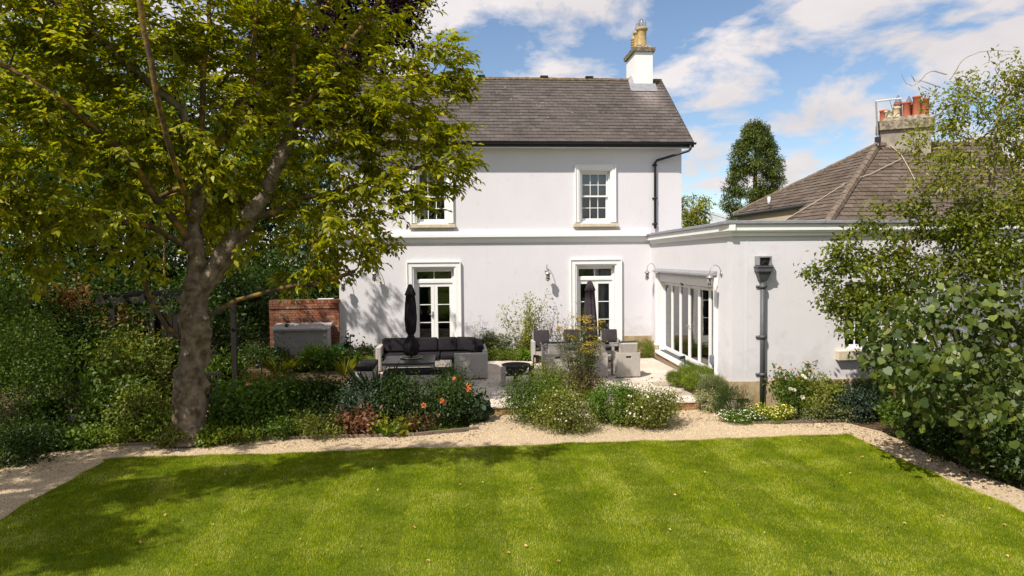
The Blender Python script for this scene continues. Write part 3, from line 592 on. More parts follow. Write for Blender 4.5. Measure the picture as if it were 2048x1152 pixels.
# room behind
mb = MB(); mb.quad((4.7, EY+.31, .2), (13, EY+.31, .2), (13, -.02, .2), (4.9, -.02, .2)); mb.quad((4.9, -.02, .2), (13, -.02, .2), (13, -.02, 3.5), (4.9, -.02, 3.5)); mb.quad((13, EY+.3, .2), (13, EY+.3, 3.5), (13, 0, 3.5), (13, 0, .2)); mb.quad((4.6, EY+.31, 3.5), (4.9, 0, 3.5), (13, 0, 3.5), (13, EY+.31, 3.5)); mb.quad((4.6, EY+.302, .2), (4.6, EY+.302, 1.0), (13, EY+.302, 1.0), (13, EY+.302, .2)); mb.build('room', 'interior', ext)
# inner glazed doors at the room's back
mb = MB()
for k in range(5):
    a = 5.6+k*1.3
    mb.box(a, a+.12, -.06, -.022, .2, 2.3); mb.box(a+.6, a+.72, -.06, -.022, .2, 2.3)
mb.box(5.6, 12.2, -.062, -.021, .2, 1.05); mb.box(5.6, 12.2, -.062, -.021, 2.2, 2.35); mb.box(5.6, 12.2, -.055, -.021, 1.6, 1.64); mb.build('inner_panelling', 'interior_white', ext)
# bifold door, deep white reveal, lead canopy
bf = empty('bifold_door'); bf.parent = ext; bf['label'] = 'white six leaf bifold door with tall glass panes'
a, b, c, d = BD
mb = MB()
for q, d0, d1 in ((.075, .17, .14), (.05, .14, .0)): mb.box(a-d0, a-d1, -q, -.002, .40, d+d0*.3, SM); mb.box(b+d1, b+d0, -q, -.002, c-.1, d+d0*.3, SM)
mb.box(a-.004, a+.012, .003, .3, c, d-.002, SM); mb.box(b-.012, b+.004, .003, .3, c, d-.002, SM); mb.box(a+.012, b-.012, .003, .3, d-.2, d-.003, SM); mb.build('surround', 'trim', bf)
bx('pilaster_block', 'stone', bf, a-.24, a+.0, -.13, -.002, -.05, .37, .02, SM); bx('pilaster_base', 'trim', bf, a-.23, a-.003, -.12, -.002, .372, .44, .015, SM)
cn = MB(); cn.add([SM @ Vector(v) for v in [(a-.17, -.002, d+.20), (b+.12, -.002, d+.20), (b+.12, -.16, d+.135), (a-.17, -.16, d+.135), (a-.17, -.002, d+.10), (b+.12, -.002, d+.10), (b+.12, -.17, d+.09), (a-.17, -.17, d+.09)]], [(0, 3, 2, 1), (3, 7, 6, 2), (4, 5, 6, 7), (0, 4, 7, 3), (1, 2, 6, 5)]); cn.build('lead_canopy', 'lead', bf)
for k in range(7): s1 = a+.1+k*.85; bx('lead_clip', 'lead', bf, s1-.02, s1+.02, -.18, -.155, d+.07, d+.13, 0, SM)
bx('sill', 'trim', bf, a-.02, b+.03, -.14, .30, c-.09, c-.0, .012, SM); bx('track', 'lead', bf, a, b, .06, .10, c, c+.012, 0, SM)
x = a
for k in range(int((b-a+.2)/.225)): bx('brick', 'step_brick', bf, a+k*.225+.005, a+k*.225+.22, -.10, .1, c-.165, c-.092, 0, SM)
bx('base_course', 'mortar', bf, a, b+.1, -.09, .1, -.2, c-.165, 0, SM)
n = 6; lw_ = (b-a-.03)/n
for k in range(n):
    p, q = a+.015+k*lw_+.003, a+.015+(k+1)*lw_-.003; st = .085; y0, y1 = .16, .215; t0, t1 = c+.015, d-.21
    mb = MB(); mb.box(p, p+st, y0, y1, t0, t1, SM); mb.box(q-st, q, y0, y1, t0, t1, SM); mb.box(p+st, q-st, y0, y1, t1-.1, t1, SM); mb.box(p+st, q-st, y0, y1, t0, t0+.12, SM)
    lf = mb.build('door_leaf', 'trim', bf, bev=.004)
    bx('pane', 'door_glass', lf, p+st, q-st, y0+.025, y0+.031, t0+.12, t1-.1, 0, SM)
    if k in (2, 3): mb = MB(); hs = q-.04 if k == 2 else p+.04; mb.tube([SM @ Vector((hs, y0-.045, 1.25)), SM @ Vector((hs+(-.1 if k == 2 else .1), y0-.045, 1.25))], .01); mb.tube([SM @ Vector((hs, y0, 1.25)), SM @ Vector((hs, y0-.05, 1.25))], .011); mb.build('handle', 'steel', lf)
wire = MB(); wire.tube([SM @ Vector((s, .02, d-.20-(.02 if i % 2 else 0))) for i, s in enumerate(np.linspace(a+.02, b-.02, 9))], .006, 4); wire.tube([SM @ Vector((a+2.4, .0, d-.20)), SM @ Vector((a+2.55, .0, d-.22))], .03, 6); wire.build('light_string', 'black', bf)
# extension window
x0, x1, z0, z1 = EW; wn = empty('window'); wn.parent = ext; wn['label'] = 'small paned window behind the right hand shrubs'
mb = MB(); mb.box(x0, x0+.06, EY+.1, EY+.2, z0, z1); mb.box(x1-.06, x1, EY+.1, EY+.2, z0, z1); mb.box(x0+.06, x1-.06, EY+.1, EY+.2, z1-.06, z1); mb.box(x0+.06, x1-.06, EY+.1, EY+.2, z0, z0+.08)
for k in (1, 2): mb.box(x0+k*.3-.012, x0+k*.3+.012, EY+.12, EY+.16, z0+.08, z1-.06)
for k in (1, 2, 3): mb.box(x0+.06, x1-.06, EY+.122, EY+.158, z0+.05+k*.36-.012, z0+.05+k*.36+.012)
mb.build('window_frame', 'trim', wn)
for k in range(3):
    for j in range(4): bx('pane', 'glass', wn, max(x0+k*.3, x0+.06)+.01, min(x0+(k+1)*.3, x1-.06)-.01, EY+.137, EY+.142, max(z0+.05+j*.36, z0+.08)+.01, min(z0+.05+(j+1)*.36, z1-.06)-.01)
bx('sill', 'sillstone', wn, x0-.22, x1+.2, EY-.14, EY+.1, z0-.24, z0-.03, .01)
# hopper and downpipe
hp = empty('rainwater_pipe', (4.9, EY, 0), 0, 'dark grey cast iron hopper and downpipe on the extension', 'downpipe')
mb = MB(); mb.frus(-.08, .08, -.13, -.004, 2.60, -.15, .15, -.2, -.004, 2.80); mb.box(-.165, .165, -.22, -.004, 2.80, 2.89); mb.box(-.18, .18, -.235, -.004, 2.89, 2.92); mb.build('hopper', 'grey_iron', hp, bev=.008)
mb = MB(); mb.tube([(0, -.08, 2.56), (0, -.08, -.12)], .052, 12)
for z in (2.44, 1.33, .50): mb.tube([(0, -.08, z), (0, -.08, z+.07)], .072, 12); mb.box(-.12, .12, -.03, -.003, z+.005, z+.06)
mb.build('pipe', 'grey_iron', hp, True)
mb = MB(); mb.box(-.15, -.12, -.2, .0, 2.94, 3.14); mb.box(.12, .15, -.2, 0, 2.94, 3.14); mb.box(-.119, .119, -.2, 0, 3.11, 3.139); mb.box(-.119, .119, -.004, -.001, 2.94, 3.11); mb.build('outlet_chute', 'lead', hp)
MB().tube([(-.05, -.1, 2.98), (.02, -.14, 3.05), (.1, -.1, 3.0)], .03, 6).build('nest_debris', 'twig', hp)
sb = empty('electric_box', SM @ Vector((6.36, -.003, .70)), math.atan2(sd.y, sd.x), 'grey outdoor socket box with cable by the bifold door', 'socket box')
bx('box', 'pvc_grey', sb, -.085, .085, -.11, 0, -.12, .12, .015); bx('lid', 'pvc_grey', sb, -.075, .075, -.14, -.111, -.08, .11, .012); MB().tube([(0, -.06, -.12), (.0, -.07, -.3), (.05, -.05, -.42), (.0, -.02, -.52)], .012, 6).build('cable', 'black', sb)

# ------------------------------------------------------------------ wall lanterns
def lantern():
    r = empty('wall_lantern', (0, 0, 0))
    mb = MB(); mb.lathe([(.05, 0), (.055, .01), (.03, .035)], (0, 0, 0), 14); mb.build('backplate', 'steel', r, True, M=Matrix.Rotation(R(90), 4, 'X'))
    MB().tube([(0, -.02, 0)] + [(0, -.02-.13*(1-math.cos(q)), .16*math.sin(q)+.02) for q in np.linspace(.3, math.pi, 10)] + [(0, -.28, -.03)], .009, 6).build('neck', 'steel', r, True)
    MB().lathe([(.012, .03), (.035, .01), (.085, -.035), (.088, -.045), (.06, -.05)], (0, -.28, -.03), 14).build('cap', 'steel', r, True)
    MB().lathe([(.058, -.05), (.058, -.20), (.05, -.21), (.05, -.05)], (0, -.28, -.03), 14).build('glass_cylinder', 'clear', r, True)
    mb = MB(); mb.lathe([(.066, -.20), (.066, -.215), (.03, -.23), (.01, -.26)], (0, -.28, -.03), 14)
    for j in range(4): q = j*math.pi/2+.78; mb.tube([(.063*math.cos(q), -.28+.063*math.sin(q), -.08), (.063*math.cos(q), -.28+.063*math.sin(q), -.24)], .005, 4)
    mb.build('cage', 'steel', r, True)
    MB().lathe([(.016, -.20), (.03, -.15), (.028, -.11), (.012, -.08)], (0, -.28, -.03), 10).build('bulb', 'cream_pot', r, True)
    return r
L0 = lantern(); sa = math.atan2(sd.y, sd.x)
for i, (loc, rz, lab) in enumerate([((-4.34, 0, 2.80), 0, 'wall lantern left of the sofa french door'), ((1.13, 0, 2.74), 0, 'wall lantern between the two french doors'), ((-5.3, 0, 2.5), 0, 'wall lantern near the brick wall corner'),
        (tuple(SM @ Vector((.62, 0, 2.74))), sa, 'wall lantern beside the far jamb of the bifold door'), (tuple(SM @ Vector((6.72, 0, 2.74))), sa, 'wall lantern beside the near jamb of the bifold door')]):
    o = L0 if i == 0 else copy_tree(L0); o.location = loc; o.rotation_euler.z = rz; o.scale = (1.2, 1.0, 1.15); tag(o, lab, 'wall lantern', 'swan neck lanterns on the white walls')
# ------------------------------------------------------------------ brick garden wall
gw = empty('garden_wall', (-7.6, -.2, 0), 0, 'old red brick garden wall beside the house', 'wall')
bx('core', 'mortar', gw, .012, 2.12, .012, .32, -.1, 1.80)
bh = .0755; me = None
for c in range(25):
    z = -.08+c*bh; x = .0 if c % 2 else -.0; i = 0; x = 0.
    while x < 2.13:
        l = (.228 if (i+c) % 2 else .114) if not (i == 0 and c % 2) else .171
        l = min(l, 2.135-x)
        if l > .03:
            pr_ = -.03 if c >= 23 else 0
            bx('brick', 'brick', gw, x+.005, x+l-.006, -.002+pr_+random.uniform(-.005, .003), .1, z+.005, z+bh-.006)
        x += l; i += 1
for k in range(19): bx('coping_brick', 'brick', gw, k*.1125+.004, k*.1125+.108, -.02, .33, 1.812, 1.925+random.uniform(-.008, .008))
for c in range(24): bx('brick', 'brick', gw, -.006, .10, .112, .225+(.1 if c % 2 else 0), -.08+c*bh+.005, -.08+(c+1)*bh-.006)
bx('slate', 'trim', gw, 1.48, 1.95, 0, .25, 1.935, 1.955)

# ------------------------------------------------------------------ neighbouring house
nb = empty('neighbour_house', (0, 0, 0), 0, 'house with brown tiled hipped roof beyond the extension', 'house')
A_ = at(1755, 291, 25.); L_ = at(1468, 430, 29.5); F_ = at(1652, 452, 21.)
L_[2] = L_[2]
nL = np.cross(L_-A_, F_-A_)
def hit(px, py, n, p0):
    d = ray(px, py); return CAM + d*(((p0-CAM) @ n)/(d @ n))
hd = nrm(np.array([1., -.06, 0])); nF = np.cross(F_-A_, hd)                      # front face: holds the hip A-F and runs level to the right
E_ = hit(1614, 408, nL, A_); G_ = hit(1566, 446, nL, A_)
A2 = A_ + hd*4.3; B2 = hit(2120, 398, nF, A_); B1 = hit(1905, 402, nF, A_); F2 = hit(1900, 456, nF, A_)
def slabface(pts, th=.08):
    pts = [np.array(p) for p in pts]; n = nrm(np.cross(pts[1]-pts[0], pts[2]-pts[0])); n = n if n[2] > 0 else -n
    k = len(pts); return MB().add([tuple(p) for p in pts]+[tuple(p-n*th-np.array([0, 0, 0])) for p in pts], [tuple(range(k)), tuple(range(2*k-1, k-1, -1))]+[(i, (i+1) % k, k+(i+1) % k, k+i) for i in range(k)])
hr = slabface([A_, L_, E_, G_, F_]); m2 = slabface([A_, F_, F2, B1, B2, A2]); hr.add(m2.v, m2.f)
hr = hr.build('hipped_roof', 'interior', nb)
def in_poly(u, v, P):
    c = False; j = len(P)-1
    for i in range(len(P)):
        if (P[i][1] > v) != (P[j][1] > v) and u < (P[j][0]-P[i][0])*(v-P[i][1])/(P[j][1]-P[i][1]+1e-12)+P[i][0]: c = not c
        j = i
    return c
def tile_face(mb, pts, level, tw, ch, t=.03):
    """courses of single tiles laid over the polygon; level = a horizontal direction in the plane"""
    O = np.array(pts[0]); u = nrm(np.array(level, float)); n = nrm(np.cross(np.array(pts[1])-O, np.array(pts[2])-O)); n = n if n[2] > 0 else -n
    v = np.cross(n, u); v = v if v[2] > 0 else -v
    P = [((np.array(p)-O) @ u, (np.array(p)-O) @ v) for p in pts]; us = [p[0] for p in P]; vs = [p[1] for p in P]
    sgn = 1 if np.cross(u, v) @ n > 0 else -1; c = 0; y = min(vs)
    while y < max(vs):
        ins = [x for x in np.arange(min(us)-tw, max(us), tw/2) if in_poly(x, y+ch*.5, P)]
        if ins:
            x = min(ins)-(tw/2 if c % 2 else 0)*.0-.05; xe = max(ins)+.05
            x = math.floor(x/tw)*tw + (tw/2 if c % 2 else 0)
            while x < xe:
                a, b = max(x, min(ins)-.04), min(x+tw-.012, xe); j = random.uniform(-.004, .008)
                if b-a > .03:
                    q = [O+u*X+v*Y+n*Z for X, Y, Z in ((a, y-.02, t+j), (b, y-.02, t+j+random.uniform(-.004, .004)), (b, y+ch, j+.004), (a, y+ch, j+.004), (a, y-.02, j-.01), (b, y-.02, j-.01))]
                    f = [(0, 1, 2, 3), (4, 5, 1, 0), (5, 2, 1), (4, 0, 3)]
                    mb.add(q, f if sgn > 0 else [tuple(reversed(z)) for z in f])
                x += tw
        y += ch; c += 1
tl = MB(); lvl = nrm(np.cross(nL, np.array([0, 0, 1.])))
tile_face(tl, [A_, L_, E_, G_, F_], lvl, .30, .235); tile_face(tl, [A_, F_, F2, B1, B2, A2], hd, .30, .235)
tag(tl.build('roof_tiles', 'old_tile', hr), kind='stuff')
def hip_tiles(a, b, nm='hip_tile', r=.13, step=.38):
    a, b = np.array(a), np.array(b); L = np.linalg.norm(b-a); k = int(L/step)
    for i in range(k):
        p, q = a+(b-a)*(i/k), a+(b-a)*((i+1.04)/k); z = np.array([0, 0, .02+random.uniform(-.01, .01)])
        MB().tube([p+z, q+z], [r*random.uniform(.95, 1.08), r*.9], 7).build(nm, 'ridge_tile2', hr)
pm('ridge_tile2', (.13, .098, .072), .95, .3, 9, .7, 30, .1, col2=(.22, .17, .13))
hip_tiles(F_, A_, r=.15); hip_tiles(L_, A_, r=.11); hip_tiles(A_, A2, 'ridge_tile', .12)
def low(p, z=-.3): return (p[0], p[1], z)
mb = MB(); up = np.array([0, 0, -.10]); cen = (A_+F2)/2; cen[2] = 0
def inn(p, f=.03): q = np.array(p)+(np.array([cen[0], cen[1]+3, p[2]])-np.array(p))*f; q[2] += .02; return q
e1_, e2_, e3_ = inn(L_), inn(E_), inn(G_, .06); b1, b2 = inn(B1, .02), inn(B2, .02); f2 = inn(F2, .02)
for ps in (((e1_, e2_), (e2_, e3_)), ((f2, b1), (b1, b2))):
    mb = MB()
    for p, q in ps: mb.quad(low(p), low(q), tuple(q), tuple(p))
    mb.build('wall', 'cream_wall', nb)
mb = MB(); mb.tube([tuple(L_+np.array([0, 0, -.06])), tuple(E_+np.array([0, 0, -.06]))], .06, 8); mb.build('gutter', 'black', nb)
MB().tube([tuple(B1+np.array([0, -.05, -.06])), tuple(B2+np.array([0, -.05, -.06]))], .06, 8).build('gutter', 'black', nb)
# white vent, cables
p = at(1538, 405, 26.6); MB().tube([p-np.array([0, 0, .1]), p+np.array([0, 0, .22])], .055, 10).build('roof_vent', 'trim', hr, True)
mb = MB(); kp = [hit(1566+1, 445, nL, A_), hit(1640, 402, nL, A_), hit(1688, 372, nL, A_), hit(1700, 366, nF, A_), hit(1740, 352, nF, A_), hit(1800, 322, nF, A_)]
nu = nrm(nF)*np.sign(nF[2]); mb.tube([q+nu*.09 for q in kp], .014, 5); mb.tube([hit(x, y, nF, A_)+nu*.09 for x, y in ((1779, 295), (1800, 313), (1818, 345), (1835, 380))], .014, 5); mb.build('cable', 'cable', hr)
# stack with pots
c0 = hit(1797, 312, nF, A_); sx = Matrix.Translation((c0[0]+.42, c0[1]+.75, 0)) @ Matrix.Rotation(R(-30), 4, 'Z')
zt = at(1800, 262, 25.)[2]; zc = at(1800, 243, 25.)[2]
stk = bx('chimney', 'stack', hr, -.55, 1.05, -.45, .45, c0[2]-1.5, zt, 0, sx); bx('chimney_cap', 'lichen_stone', stk, -.66, 1.16, -.56, .56, zt+.002, zc, .02, sx); MB().frus(-.56, 1.06, -.46, .46, zc, -.4, .9, -.3, .3, zc+.16).build('mortar_flaunching', 'lichen_stone', stk, M=sx)
for x, y, mt, h, cap in ((-.42, .05, 'red_pot', .5, 0), (-.27, -.15, 'cream_pot', .42, 0), (-.02, -.12, 'cream_pot', .55, 0), (.05, .2, 'red_pot', .78, 1), (.3, -.12, 'red_pot', .72, 0), (.4, .2, 'red_pot', .7, 1), (.62, -.14, 'red_pot', .92, 0), (.88, -.1, 'red_pot', .8, 0)):
    h *= .86; mb = MB(); mb.lathe([(.155, 0), (.135, .05), (.125, h-.07), (.15, h-.05), (.15, h), (.11, h), (.1, h-.3)], (x, y, zc+.05), 14); po = mb.build('chimney_pot', mt, stk, True, M=sx)
    if cap: MB().lathe([(.14, h+.01), (.13, h+.03), (.02, h+.3), (.0, h+.31)], (x, y, zc+.05), 12).build('pot_cap', 'pot_cap', po, True, M=sx)
# aerial
pa = at(1756, 291, 24.6); pt_ = at(1752, 203, 24.6); pe = at(1802, 197, 24.9)
ta = empty('tv_aerial', pa, 0, 'tall tv aerial mast with white boom on the neighbouring roof', 'aerial'); V = lambda p: Vector(np.array(p)-pa)
MB().tube([V(pa), V(pt_)], .03, 8).build('mast', 'steel', ta); MB().tube([V(pt_), V(pe)], .03, 6).build('boom', 'trim', ta)
mb = MB(); ax = Vector(pe-pt_).normalized(); 
for k in range(7): c = V(pt_)+ax*(.12+k*.12); mb.tube([c+Vector((0, -.12, 0)), c+Vector((0, .12, 0))], .006, 4)
mb.build('elements', 'steel', ta); mb = MB(); c = V(at(1782, 212, 24.7)); mb.tube([c+Vector((-.05, 0, .22)), c+Vector((.1, 0, -.28))], .012, 4); mb.tube([c, c+Vector((.35, 0, .05))], .012, 4); mb.build('reflector', 'steel', ta); bx('clamp', 'dark_iron', ta, -.1, .08, -.05, .05, .12, .3)
# overhead line
MB().tube([at(1372, 412, 31), at(1420, 428, 32), at(1470, 442, 33), at(1530, 452, 34)], .012, 4).build('overhead_line', 'black'); tag(bpy.data.objects['overhead_line'], 'thin overhead line between the two houses', 'cable')

# ------------------------------------------------------------------ patio furniture
def weave(mb, x0, x1, z0, z1, y, pitch=.032, M=None):
    """upright strands standing proud of a wicker face at y (facing -y)"""
    n = max(2, int((x1-x0)/pitch)); p = (x1-x0)/n
    for i in range(n): mb.box(x0+i*p+p*.12, x0+(i+1)*p-p*.12, y-.006, y+.004, z0, z1, M)
def wbox(name, parent, x0, x1, y0, y1, z0, z1, faces='f', mat='wicker'):
    o = bx(name, mat, parent, x0, x1, y0, y1, z0, z1, .015); mb = MB()
    if 'f' in faces: weave(mb, x0+.02, x1-.02, z0+.02, z1-.02, y0)
    if 'l' in faces: weave(mb, 0, y1-y0-.04, z0+.02, z1-.02, 0, M=Matrix.Translation((x0, y1-.02, 0)) @ Matrix.Rotation(R(-90), 4, 'Z'))
    if mb.v: tag(mb.build('weave', mat, o if o.parent and not o.parent.parent else parent), kind='stuff')
    return o
def cushion(name, parent, x0, x1, y0, y1, z0, z1, mat='cushion', M=None, r=.05):
    nx, ny = 8, 6; mb = MB(); o = MB().box(x0, x1, y0, y1, z0, z1).build(name, mat, parent, True)
    m = o.modifiers.new('round', 'BEVEL'); m.width = r; m.segments = 4; m.limit_method = 'NONE'
    if M: o.matrix_local = M
    return o
# corner sofa (left run along the house, corner, right wing towards the viewer)
sf = empty('corner_sofa', (-1.0, -1.0, 0), 0, 'large grey wicker corner sofa with black cushions', 'sofa')
SX0, SXR = -3.06, 0.0     # local: x from -3.06 to 0, y from 0 (back) towards -3.25 (wing end)
wbox('base', sf, SX0+.14, -.95, -1.55, -.85+.0, .04, .30, 'f'); wbox('left_arm', sf, SX0, SX0+.14, -1.70, -.70, .03, .70, 'fl')
wbox('base', sf, -.86, -.02, -3.08, -1.5, .04, .30, 'l'); wbox('back', sf, SX0+.14, -.9, -.86, -.70, .03, .72, 'f')
wbox('end_arm', sf, -.87, .0, -3.22, -3.08, .03, .69, 'fl'); wbox('back', sf, -.13, .0, -3.08, -1.35, .03, .74, 'f')
q = [(-.9, -.70), (-.55, -.72), (-.25, -.9), (-.05, -1.15), (0, -1.4)]
mb = MB()
for i in range(4):
    (a0, b0), (a1, b1) = q[i], q[i+1]; d = Vector((a1-a0, b1-b0)).normalized()*.14; nx, ny = d.y, -d.x
    mb.add([(a0, b0, .03), (a1, b1, .03), (a1+nx, b1+ny, .03), (a0+nx, b0+ny, .03), (a0, b0, .74), (a1, b1, .74), (a1+nx, b1+ny, .74), (a0+nx, b0+ny, .74)], [(0, 1, 5, 4), (2, 3, 7, 6), (4, 5, 6, 7), (1, 2, 6, 5), (3, 0, 4, 7)])
mb.build('corner_back', 'wicker', sf)
for a, b in ((SX0+.15, -2.18), (-2.17, -1.28)): cushion('seat_cushion', sf, a, b, -1.60, -.88, .30, .46)
cushion('seat_cushion', sf, -1.27, -.14, -1.58, -.86, .30, .455); cushion('seat_cushion', sf, -.86, -.14, -3.06, -1.59, .30, .46)
def backc(x, y, wd, rz, h=.42):
    cushion('back_cushion', sf, -wd/2, wd/2, -.09, .09, 0, h, r=.07, M=Matrix.Translation((x, y, .46)) @ Matrix.Rotation(rz, 4, 'Z') @ Matrix.Rotation(R(-12), 4, 'X'))
backc(-2.56, -.98, .80, 0); backc(-1.74, -.98, .80, 0); backc(-1.06, -.99, .56, 0); backc(-.55, -1.05, .62, R(-22)); backc(-.27, -1.5, .6, R(-62)); backc(-.24, -2.05, .58, R(-88)); backc(-.24, -2.66, .6, R(-90))
# table with lazy susan and two benches pushed under it, long ottoman at the left
tb = empty('coffee_table', (-3.03, -4.0, 0), 0, 'low dark topped patio table in front of the corner sofa', 'table')
bx('table_top', 'tabletop', tb, -.66, .66, -.68, .68, .49, .545, .02)
for sx_ in (-1, 1):
    for sy_ in (-1, 1): bx('leg', 'wicker', tb, sx_*.6-.035, sx_*.6+.035, sy_*.62-.035, sy_*.62+.035, 0, .49)
wbox('apron', tb, -.62, .62, -.63, -.58, .43, .488, '')
ls = empty('lazy_susan', (-3.0, -3.86, .546), 0, 'round tray ring on the dark patio table', 'tray')
MB().lathe([(.27, 0), (.29, .0), (.295, .02), (.27, .028)], n=28).build('tray', 'dark_iron', ls, True); MB().tube([(.28*math.cos(t), .28*math.sin(t), .03) for t in np.linspace(0, 6.283, 33)], .012, 6).build('rim', 'steel', ls, True)
def bench(x, y, l, dd, rz, label, hgt=.40):
    b_ = empty('wicker_bench', (x, y, 0), rz, label, 'bench', 'backless wicker benches with black cushions')
    wbox('base', b_, -l/2, l/2, -dd/2, dd/2, .02, hgt-.13, 'fl'); cushion('seat_cushion', b_, -l/2, l/2, -dd/2, dd/2, hgt-.125, hgt, r=.035); return b_
bench(-2.72, -4.72, 1.7, .46, 0, 'wicker bench pushed under the dark patio table'); bench(-4.16, -3.78, 1.3, .44, R(-90), 'wicker bench with black cushion at the patio left edge', .44)
def umbrella(loc, label, mat, ztop, zbot, prof, pole0, base=None, fr=.16):
    u = empty('closed_umbrella', loc, 0, label, 'parasol'); MB().tube([(0, 0, pole0), (0, 0, ztop-.02)], .022, 10).build('pole', 'dark_iron', u, True)
    MB().lathe(prof, (0, 0, 0), 48, lambda a, z: 1+fr*math.sin(8*a+z*1.7)*(.4+.6*math.sin(3*a+1.3)**2)).build('canopy', mat, u, True); return u
zu = onY(823, 568, -3.86)[2]
u1 = umbrella((-3.0, -3.86, 0), 'closed black parasol standing through the low patio table', 'umbrella_dark', zu, .95, [(.02, zu), (.055, zu-.03), (.15, zu-.29), (.115, zu-.30), (.135, zu-.5), (.15, zu-.9), (.12, zu-1.25), (.075, zu-1.33), (.07, zu-1.36), (.13, zu-1.45), (.2, zu-1.62), (.17, zu-1.8), (.13, zu-1.88), (.03, zu-1.89)], .5)
MB().tube([(.08*math.cos(t), .08*math.sin(t), zu-1.345) for t in np.linspace(0, 6.283, 17)], .012, 6).build('strap', 'black', u1)
TX, TY = 1.72, -2.75
zu = onY(1172, 562, TY)[2]
umbrella((TX+.28, TY, 0), 'closed plum brown parasol standing through the dining table', 'umbrella_plum', zu, .95, [(.02, zu), (.06, zu-.02), (.15, zu-.27), (.12, zu-.28), (.14, zu-.6), (.17, zu-1.1), (.19, zu-1.6), (.16, zu-1.72), (.03, zu-1.73)], .05, fr=.2)
# dining set: three chairs each side of a glass table
dt = empty('dining_table', (TX, TY, 0), 0, 'glass topped wicker dining table between the patio chairs', 'table')
bx('glass_top', 'clear', dt, -1.12, 1.12, -.5, .5, .735, .747); wbox('rim', dt, -1.1, 1.1, -.48, -.43, .66, .732, 'f'); wbox('rim', dt, -1.1, 1.1, .43, .48, .66, .732, ''); wbox('rim', dt, -1.1, -1.05, -.43, .43, .66, .732, 'l'); wbox('rim', dt, 1.05, 1.1, -.43, .43, .66, .732, '')
for sx_ in (-1, 1):
    for sy_ in (-1, 1): bx('leg', 'wicker', dt, sx_*1.04-.035, sx_*1.04+.035, sy_*.42-.035, sy_*.42+.035, 0, .66)
bx('shelf', 'wicker', dt, -1.04, 1.04, -.4, .4, .3, .33)
def chair():
    c = empty('dining_chair', (0, 0, 0)); wd, dp = .62, .60         # faces +y; its back is at -y
    for k, (a, b) in enumerate(((-.5*wd, -.5*wd+.075), (.5*wd-.075, .5*wd))):
        o = bx('arm_panel', 'wicker', c, a, b, -.25, dp/2, .03, .66, .015); mb = MB(); s_ = -1 if k == 0 else 1
        weave(mb, 0, .50, .05, .63, 0, M=Matrix.Translation((a if k == 0 else b, (dp/2-.02) if k == 0 else -.22, 0)) @ Matrix.Rotation(R(-90*(1 if k == 0 else -1)), 4, 'Z')); tag(mb.build('weave', 'wicker', o), kind='stuff')
    mb = MB(); mb.box(-.31, .31, -.30, -.252, .03, .52); mb.box(-.31, -.07, -.30, -.252, .52, .575); mb.box(.07, .31, -.30, -.252, .52, .575); mb.box(-.31, .31, -.30, -.252, .575, .66); o = mb.build('back_panel', 'wicker', c)
    mb = MB(); weave(mb, -.29, .29, .05, .51, -.30); weave(mb, -.29, -.08, .51, .64, -.30); weave(mb, .08, .29, .51, .64, -.30); tag(mb.build('weave', 'wicker', o), kind='stuff'); bx('handle_slot', 'black', o, -.07, .07, -.27, -.26, .52, .575)
    Mb = Matrix.Translation((0, -.25, .62)) @ Matrix.Rotation(R(8), 4, 'X')
    o = MB().box(-.25, .25, -.03, .03, 0, .30).build('backrest', 'wicker', c, bev=.02); o.matrix_local = Mb; mb = MB(); weave(mb, -.23, .23, .01, .28, -.03); w_ = mb.build('weave', 'wicker', o); tag(w_, kind='stuff')
    bx('seat', 'wicker', c, -.235, .235, -.25, .29, .22, .36, .01); cushion('seat_cushion', c, -.23, .23, -.24, .30, .362, .45, 'cushion_plum', r=.03)
    cushion('back_cushion', c, -.24, .24, -.05, .045, 0, .52, 'cushion_plum', r=.04, M=Matrix.Translation((0, -.12, .44)) @ Matrix.Rotation(R(9), 4, 'X'))
    for a in (-.29, .29):
        for b in (-.27, .27): bx('foot', 'dark_iron', c, a-.015, a+.015, b-.015, b+.015, 0, .03)
    return c
C0 = chair()
for i, (x, y, rz, lab) in enumerate([(.81, -4.08, R(1), 'wicker dining chair nearest the fire pit, its back turned'), (1.83, -4.1, R(-1), 'wicker dining chair half hidden behind the fennel, its back turned'), (2.65, -4.22, R(3), 'wicker dining chair nearest the bifold door, its back turned'),
        (.78, -1.42, R(181), 'wicker chair facing out by the hedge end of the table'), (1.72, -1.38, R(180), 'middle wicker chair on the house side of the table'), (2.86, -1.55, R(178), 'wicker chair facing out below the curtained french door')]):
    o = C0 if i == 0 else copy_tree(C0); o.location = (x, y, 0); o.rotation_euler.z = rz; tag(o, lab, 'chair', 'wicker chairs round the dining table')
# fire pit
fp = empty('fire_pit', (-.33, -5.0, 0), 0, 'dark iron fire bowl on square legs', 'fire pit')
MB().lathe([(.02, .22), (.12, .225), (.24, .31), (.335, .47), (.345, .48), (.33, .485), (.23, .335), (.11, .25), (.02, .245)], n=32).build('bowl', 'dark_iron', fp, True)
MB().tube([(.35*math.cos(t), .35*math.sin(t), .49) for t in np.linspace(0, 6.283, 37)], .016, 8).build('rim', 'dark_iron', fp, True)
for x, y in ((-.34, -.30), (.36, -.18), (0.02, .38)):
    mb = MB(); mb.box(x-.055, x-.045, y-.05, y+.05, 0, .50); mb.box(x-.045, x+.055, y-.05, y-.04, 0, .5); mb.box(x-.045, x+.05, y-.04, y+.0, 0, .497); mb.build('leg', 'steel' if x < 0 else 'dark_iron', fp)
mb = MB(); pts = [(-.34, -.3), (.36, -.18), (.02, .38)]
for i in range(3):
    a, b = Vector((*pts[i], .27)), Vector((*pts[(i+1) % 3], .27)); mb.tube([a, b], .022, 4)
